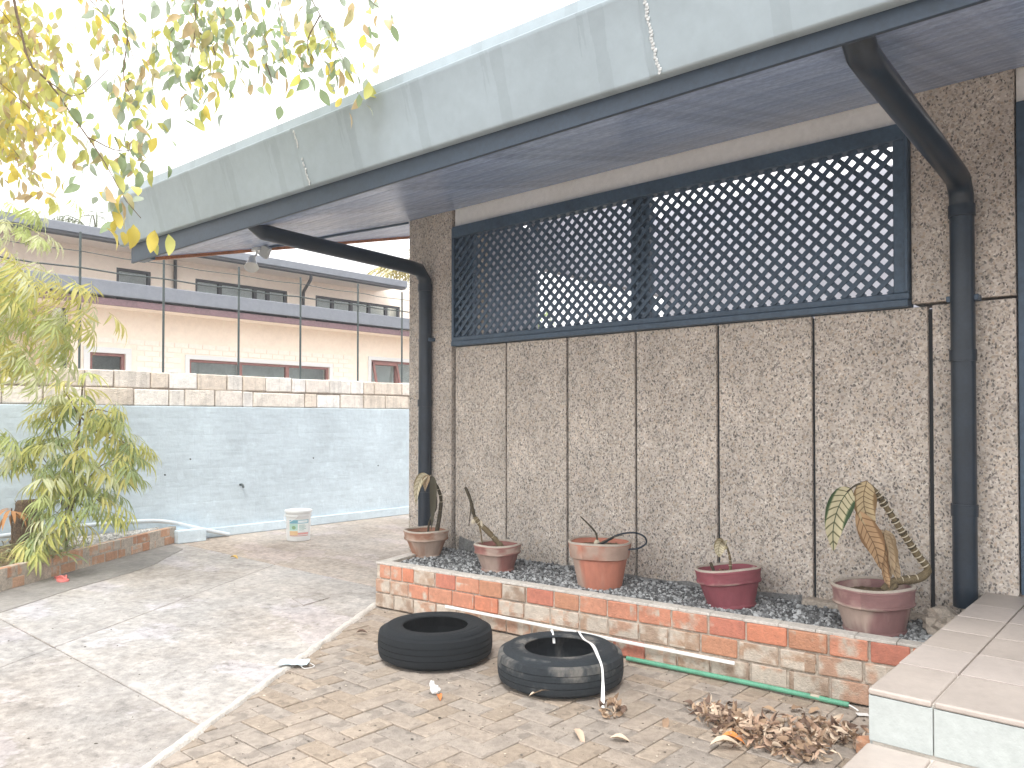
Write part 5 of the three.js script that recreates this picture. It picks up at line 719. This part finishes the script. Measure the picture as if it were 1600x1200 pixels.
// ---------------------------------------------------------------- fallen leaves and litter
{
  const dry = [[0.42, 0.29, 0.19], [0.56, 0.42, 0.31], [0.3, 0.2, 0.13], [0.62, 0.5, 0.38], [0.17, 0.11, 0.08], [0.46, 0.31, 0.22]].map(([r, g, b], i) => mat({ color: lin(r, g, b), roughness: 0.85 }));
  const lf = [0, 1, 2, 3, 4, 5].map((i) => leafGeo(0.075 + 0.012 * (i % 3), 0.034 + 0.006 * (i % 2), { droop: 0.6 + 0.5 * i * 0.6, fold: 0.3 + 0.2 * (i % 3), wave: 0.14, n: 6, s: i }));
  const P = thing('leaf_pile', 'swept pile of dry brown curled leaves beside the steps', 'leaves', [-1.45, 0, -3.5]), q = rngOf(71);
  const extra = new Map();
  for (let i = 0; i < 620; i++) {
    const t = q(), arm = q(); let x, z, h = 0.035;
    if (arm < 0.3) { x = lerp(-1.83, -1.55, t) + (q() - 0.5) * 0.1; z = lerp(-3.46, -3.38, t) + (q() - 0.5) * 0.14; } else if (arm < 0.75) { x = lerp(-1.6, -1.22, t) + (q() - 0.5) * 0.16; z = lerp(-3.34, -3.32, t) + (q() - 0.5) * 0.24; h = 0.055; } else { x = lerp(-1.45, -1.1, t) + (q() - 0.5) * 0.1; z = lerp(-3.58, -3.62, t) + (q() - 0.5) * 0.2; }
    const o = part(P, 'leaf', lf[Math.floor(q() * 6)], dry[Math.floor(q() * 6)]); o.position.set(x, 0.008 + h * q(), z).sub(offOf(P)); o.rotation.set(q() * 6.3, q() * 6.3, (q() - 0.5) * 0.8, 'YZX'); o.scale.set(0.42 + 0.5 * q(), 0.5 + 0.5 * q(), 0.3 + 0.45 * q());
    if (i >= 290) { o.updateMatrix(); const k = o.geometry.clone(); k.applyMatrix4(o.matrix); if (!extra.has(o.material)) extra.set(o.material, []); extra.get(o.material).push(k); P.remove(o); }
  }
  for (const [m, l] of extra) part(P, 'leaf_litter', merge(l), m).userData.kind = 'stuff';
  const Q = thing('leaf_clump', 'small dark clump of dry leaves where the white strap touches the pavers', 'leaves', [-2.18, 0, -3.14]);
  for (let i = 0; i < 26; i++) { const o = part(Q, 'leaf', lf[Math.floor(q() * 6)], dry[[4, 2, 0, 4, 3, 1][i % 6]], (q() - 0.5) * 0.1 + q() * 0.08, 0.008 + 0.025 * q(), (q() - 0.5) * 0.1 - q() * 0.05); o.rotation.set(q() * 6.3, q() * 6.3, (q() - 0.5) * 0.8, 'YZX'); o.scale.setScalar(0.45 + 0.4 * q()); }
  const curl = (L, w, dr) => leafGeo(L, w, { droop: dr, fold: 0.8, n: 10, peak: 0.5, wave: 0.03 });
  const one = (name, geo, m, pos, ry, rz, label) => { const o = solo(name, geo, m, pos, label, 'leaf'); o.rotation.set(0, ry, rz, 'YZX'); return o; };
  one('fallen_leaf', curl(0.2, 0.05, 1.3), dry[3], [-2.56, 0.02, -3.03], 0.72, 0.6, 'long tan curled leaf lying at the foot of the dusty tyre');
  one('fallen_leaf', curl(0.17, 0.05, 1.5), dry[3], [-1.6, 0.016, -3.1], 0.7, 0.6, 'pale arched leaf alone at the near edge of the leaf pile');
  one('fallen_leaf', curl(0.13, 0.035, 1.2), dry[1], [-2.15, 0.012, -2.86], -0.5, 0.3, 'curled pale pod with a thin stalk near the strap end');
  one('fallen_leaf', curl(0.09, 0.04, 0.4), dry[3], [-1.98, 0.008, -2.9], 0.5, 0.1, 'small flat cream leaf on the pavers left of the leaf pile');
  one('fallen_leaf', curl(0.11, 0.05, 1.0), mat({ color: lin(0.7, 0.26, 0.07) }), [-1.6, 0.02, -3.2], 0.3, 0.4, 'bright orange leaf at the front of the leaf pile');
  one('fallen_leaf', curl(0.08, 0.04, 1.0), dry[4], [-4.19, 0.012, -3.2], 0.9, 0.4, 'single dark leaf on the pavers left of the black tyre');
  one('fallen_leaf', curl(0.07, 0.028, 0.9), mat({ color: lin(0.6, 0.2, 0.06) }), [-2.945, 0.01, -2.77], -0.6, 0.3, 'orange leaf sliver beside the white shell in front of the tyres');
  one('fallen_leaf', curl(0.1, 0.05, 0.8), mat({ color: lin(0.6, 0.4, 0.12) }), [-7.45, 0.012, -4.1], 0.4, 0.2, 'yellow brown leaf lying on the driveway joint near the blue wall');
  const sc = [[-1.62, -3.68], [-1.5, -3.75], [-1.72, -3.62], [-1.4, -3.85], [-1.9, -3.25], [-1.95, -3.5]];
  sc.forEach(([x, z], i) => { const o = one('stray_leaf', lf[i], dry[(i * 2) % 6], [x, 0.012, z], i * 1.3, 0.3, ['dry leaf behind the leaf pile, second closest to the hose', 'dry leaf close behind the middle of the leaf pile', 'dry leaf touching the hose side, left of the pile tip', 'dry leaf nearest the green hose end', 'dry leaf on the pavers left of the leaf pile tip', 'dry leaf between the dusty tyre and the leaf pile'][i]); o.userData.group = 'loose dry leaves by the hose'; });
  const shl = thing('shell', 'small white broken shell on the pavers in front of the tyres', 'shell', [-2.99, 0, -2.79]);
  part(shl, 'whorl', lump(0.026, 1, 0.9, 1, 2, 0.3, 2), M.white, 0, 0.02, 0); part(shl, 'tip', lump(0.017, 0.8, 1.2, 0.8, 5, 0.3, 2), M.white, -0.018, 0.044, 0.006);
  // crumbs and specks of dirt
  const n = 1500, im = new THREE.InstancedMesh(lump(1, 1, 0.4, 0.7, 8, 0.6, 0), mat({ roughness: 1 }), n), m4 = new THREE.Matrix4(), c = new THREE.Color(), e = new THREE.Quaternion();
  for (let k = 0; k < n; k++) { let x, z; do { z = lerp(-3.95, -0.6, q()); x = lerp(-7.2, -0.9, Math.pow(q(), 0.6)); } while (x < LX(z) + 0.1 || (x < PX(z) && q() > 0.25) || z < FZ(x) + 0.04); const s = 0.002 + 0.006 * Math.pow(q(), 3), v = q() < 0.6 ? 0.05 + 0.1 * q() : 0.4 + 0.3 * q(); e.setFromEuler(new THREE.Euler(0, q() * 6, 0)); m4.compose(V(x, 0.001 + (x < PX(z) ? 0 : -0.004), z), e, V(s, s, s)); im.setMatrixAt(k, m4); c.setRGB(v, v * 0.88, v * 0.72); im.setColorAt(k, c); }
  im.name = 'litter_crumbs'; sh(im); tag(im, 'fine crumbs of dirt and leaf litter scattered over pavers and concrete', 'litter', null, 'stuff'); scene.add(im);
}
// bright humid haze that washes out the far house
scene.fog = new THREE.FogExp2(0xf4f6fa, 0.0045);
renderer.render(scene, camera);
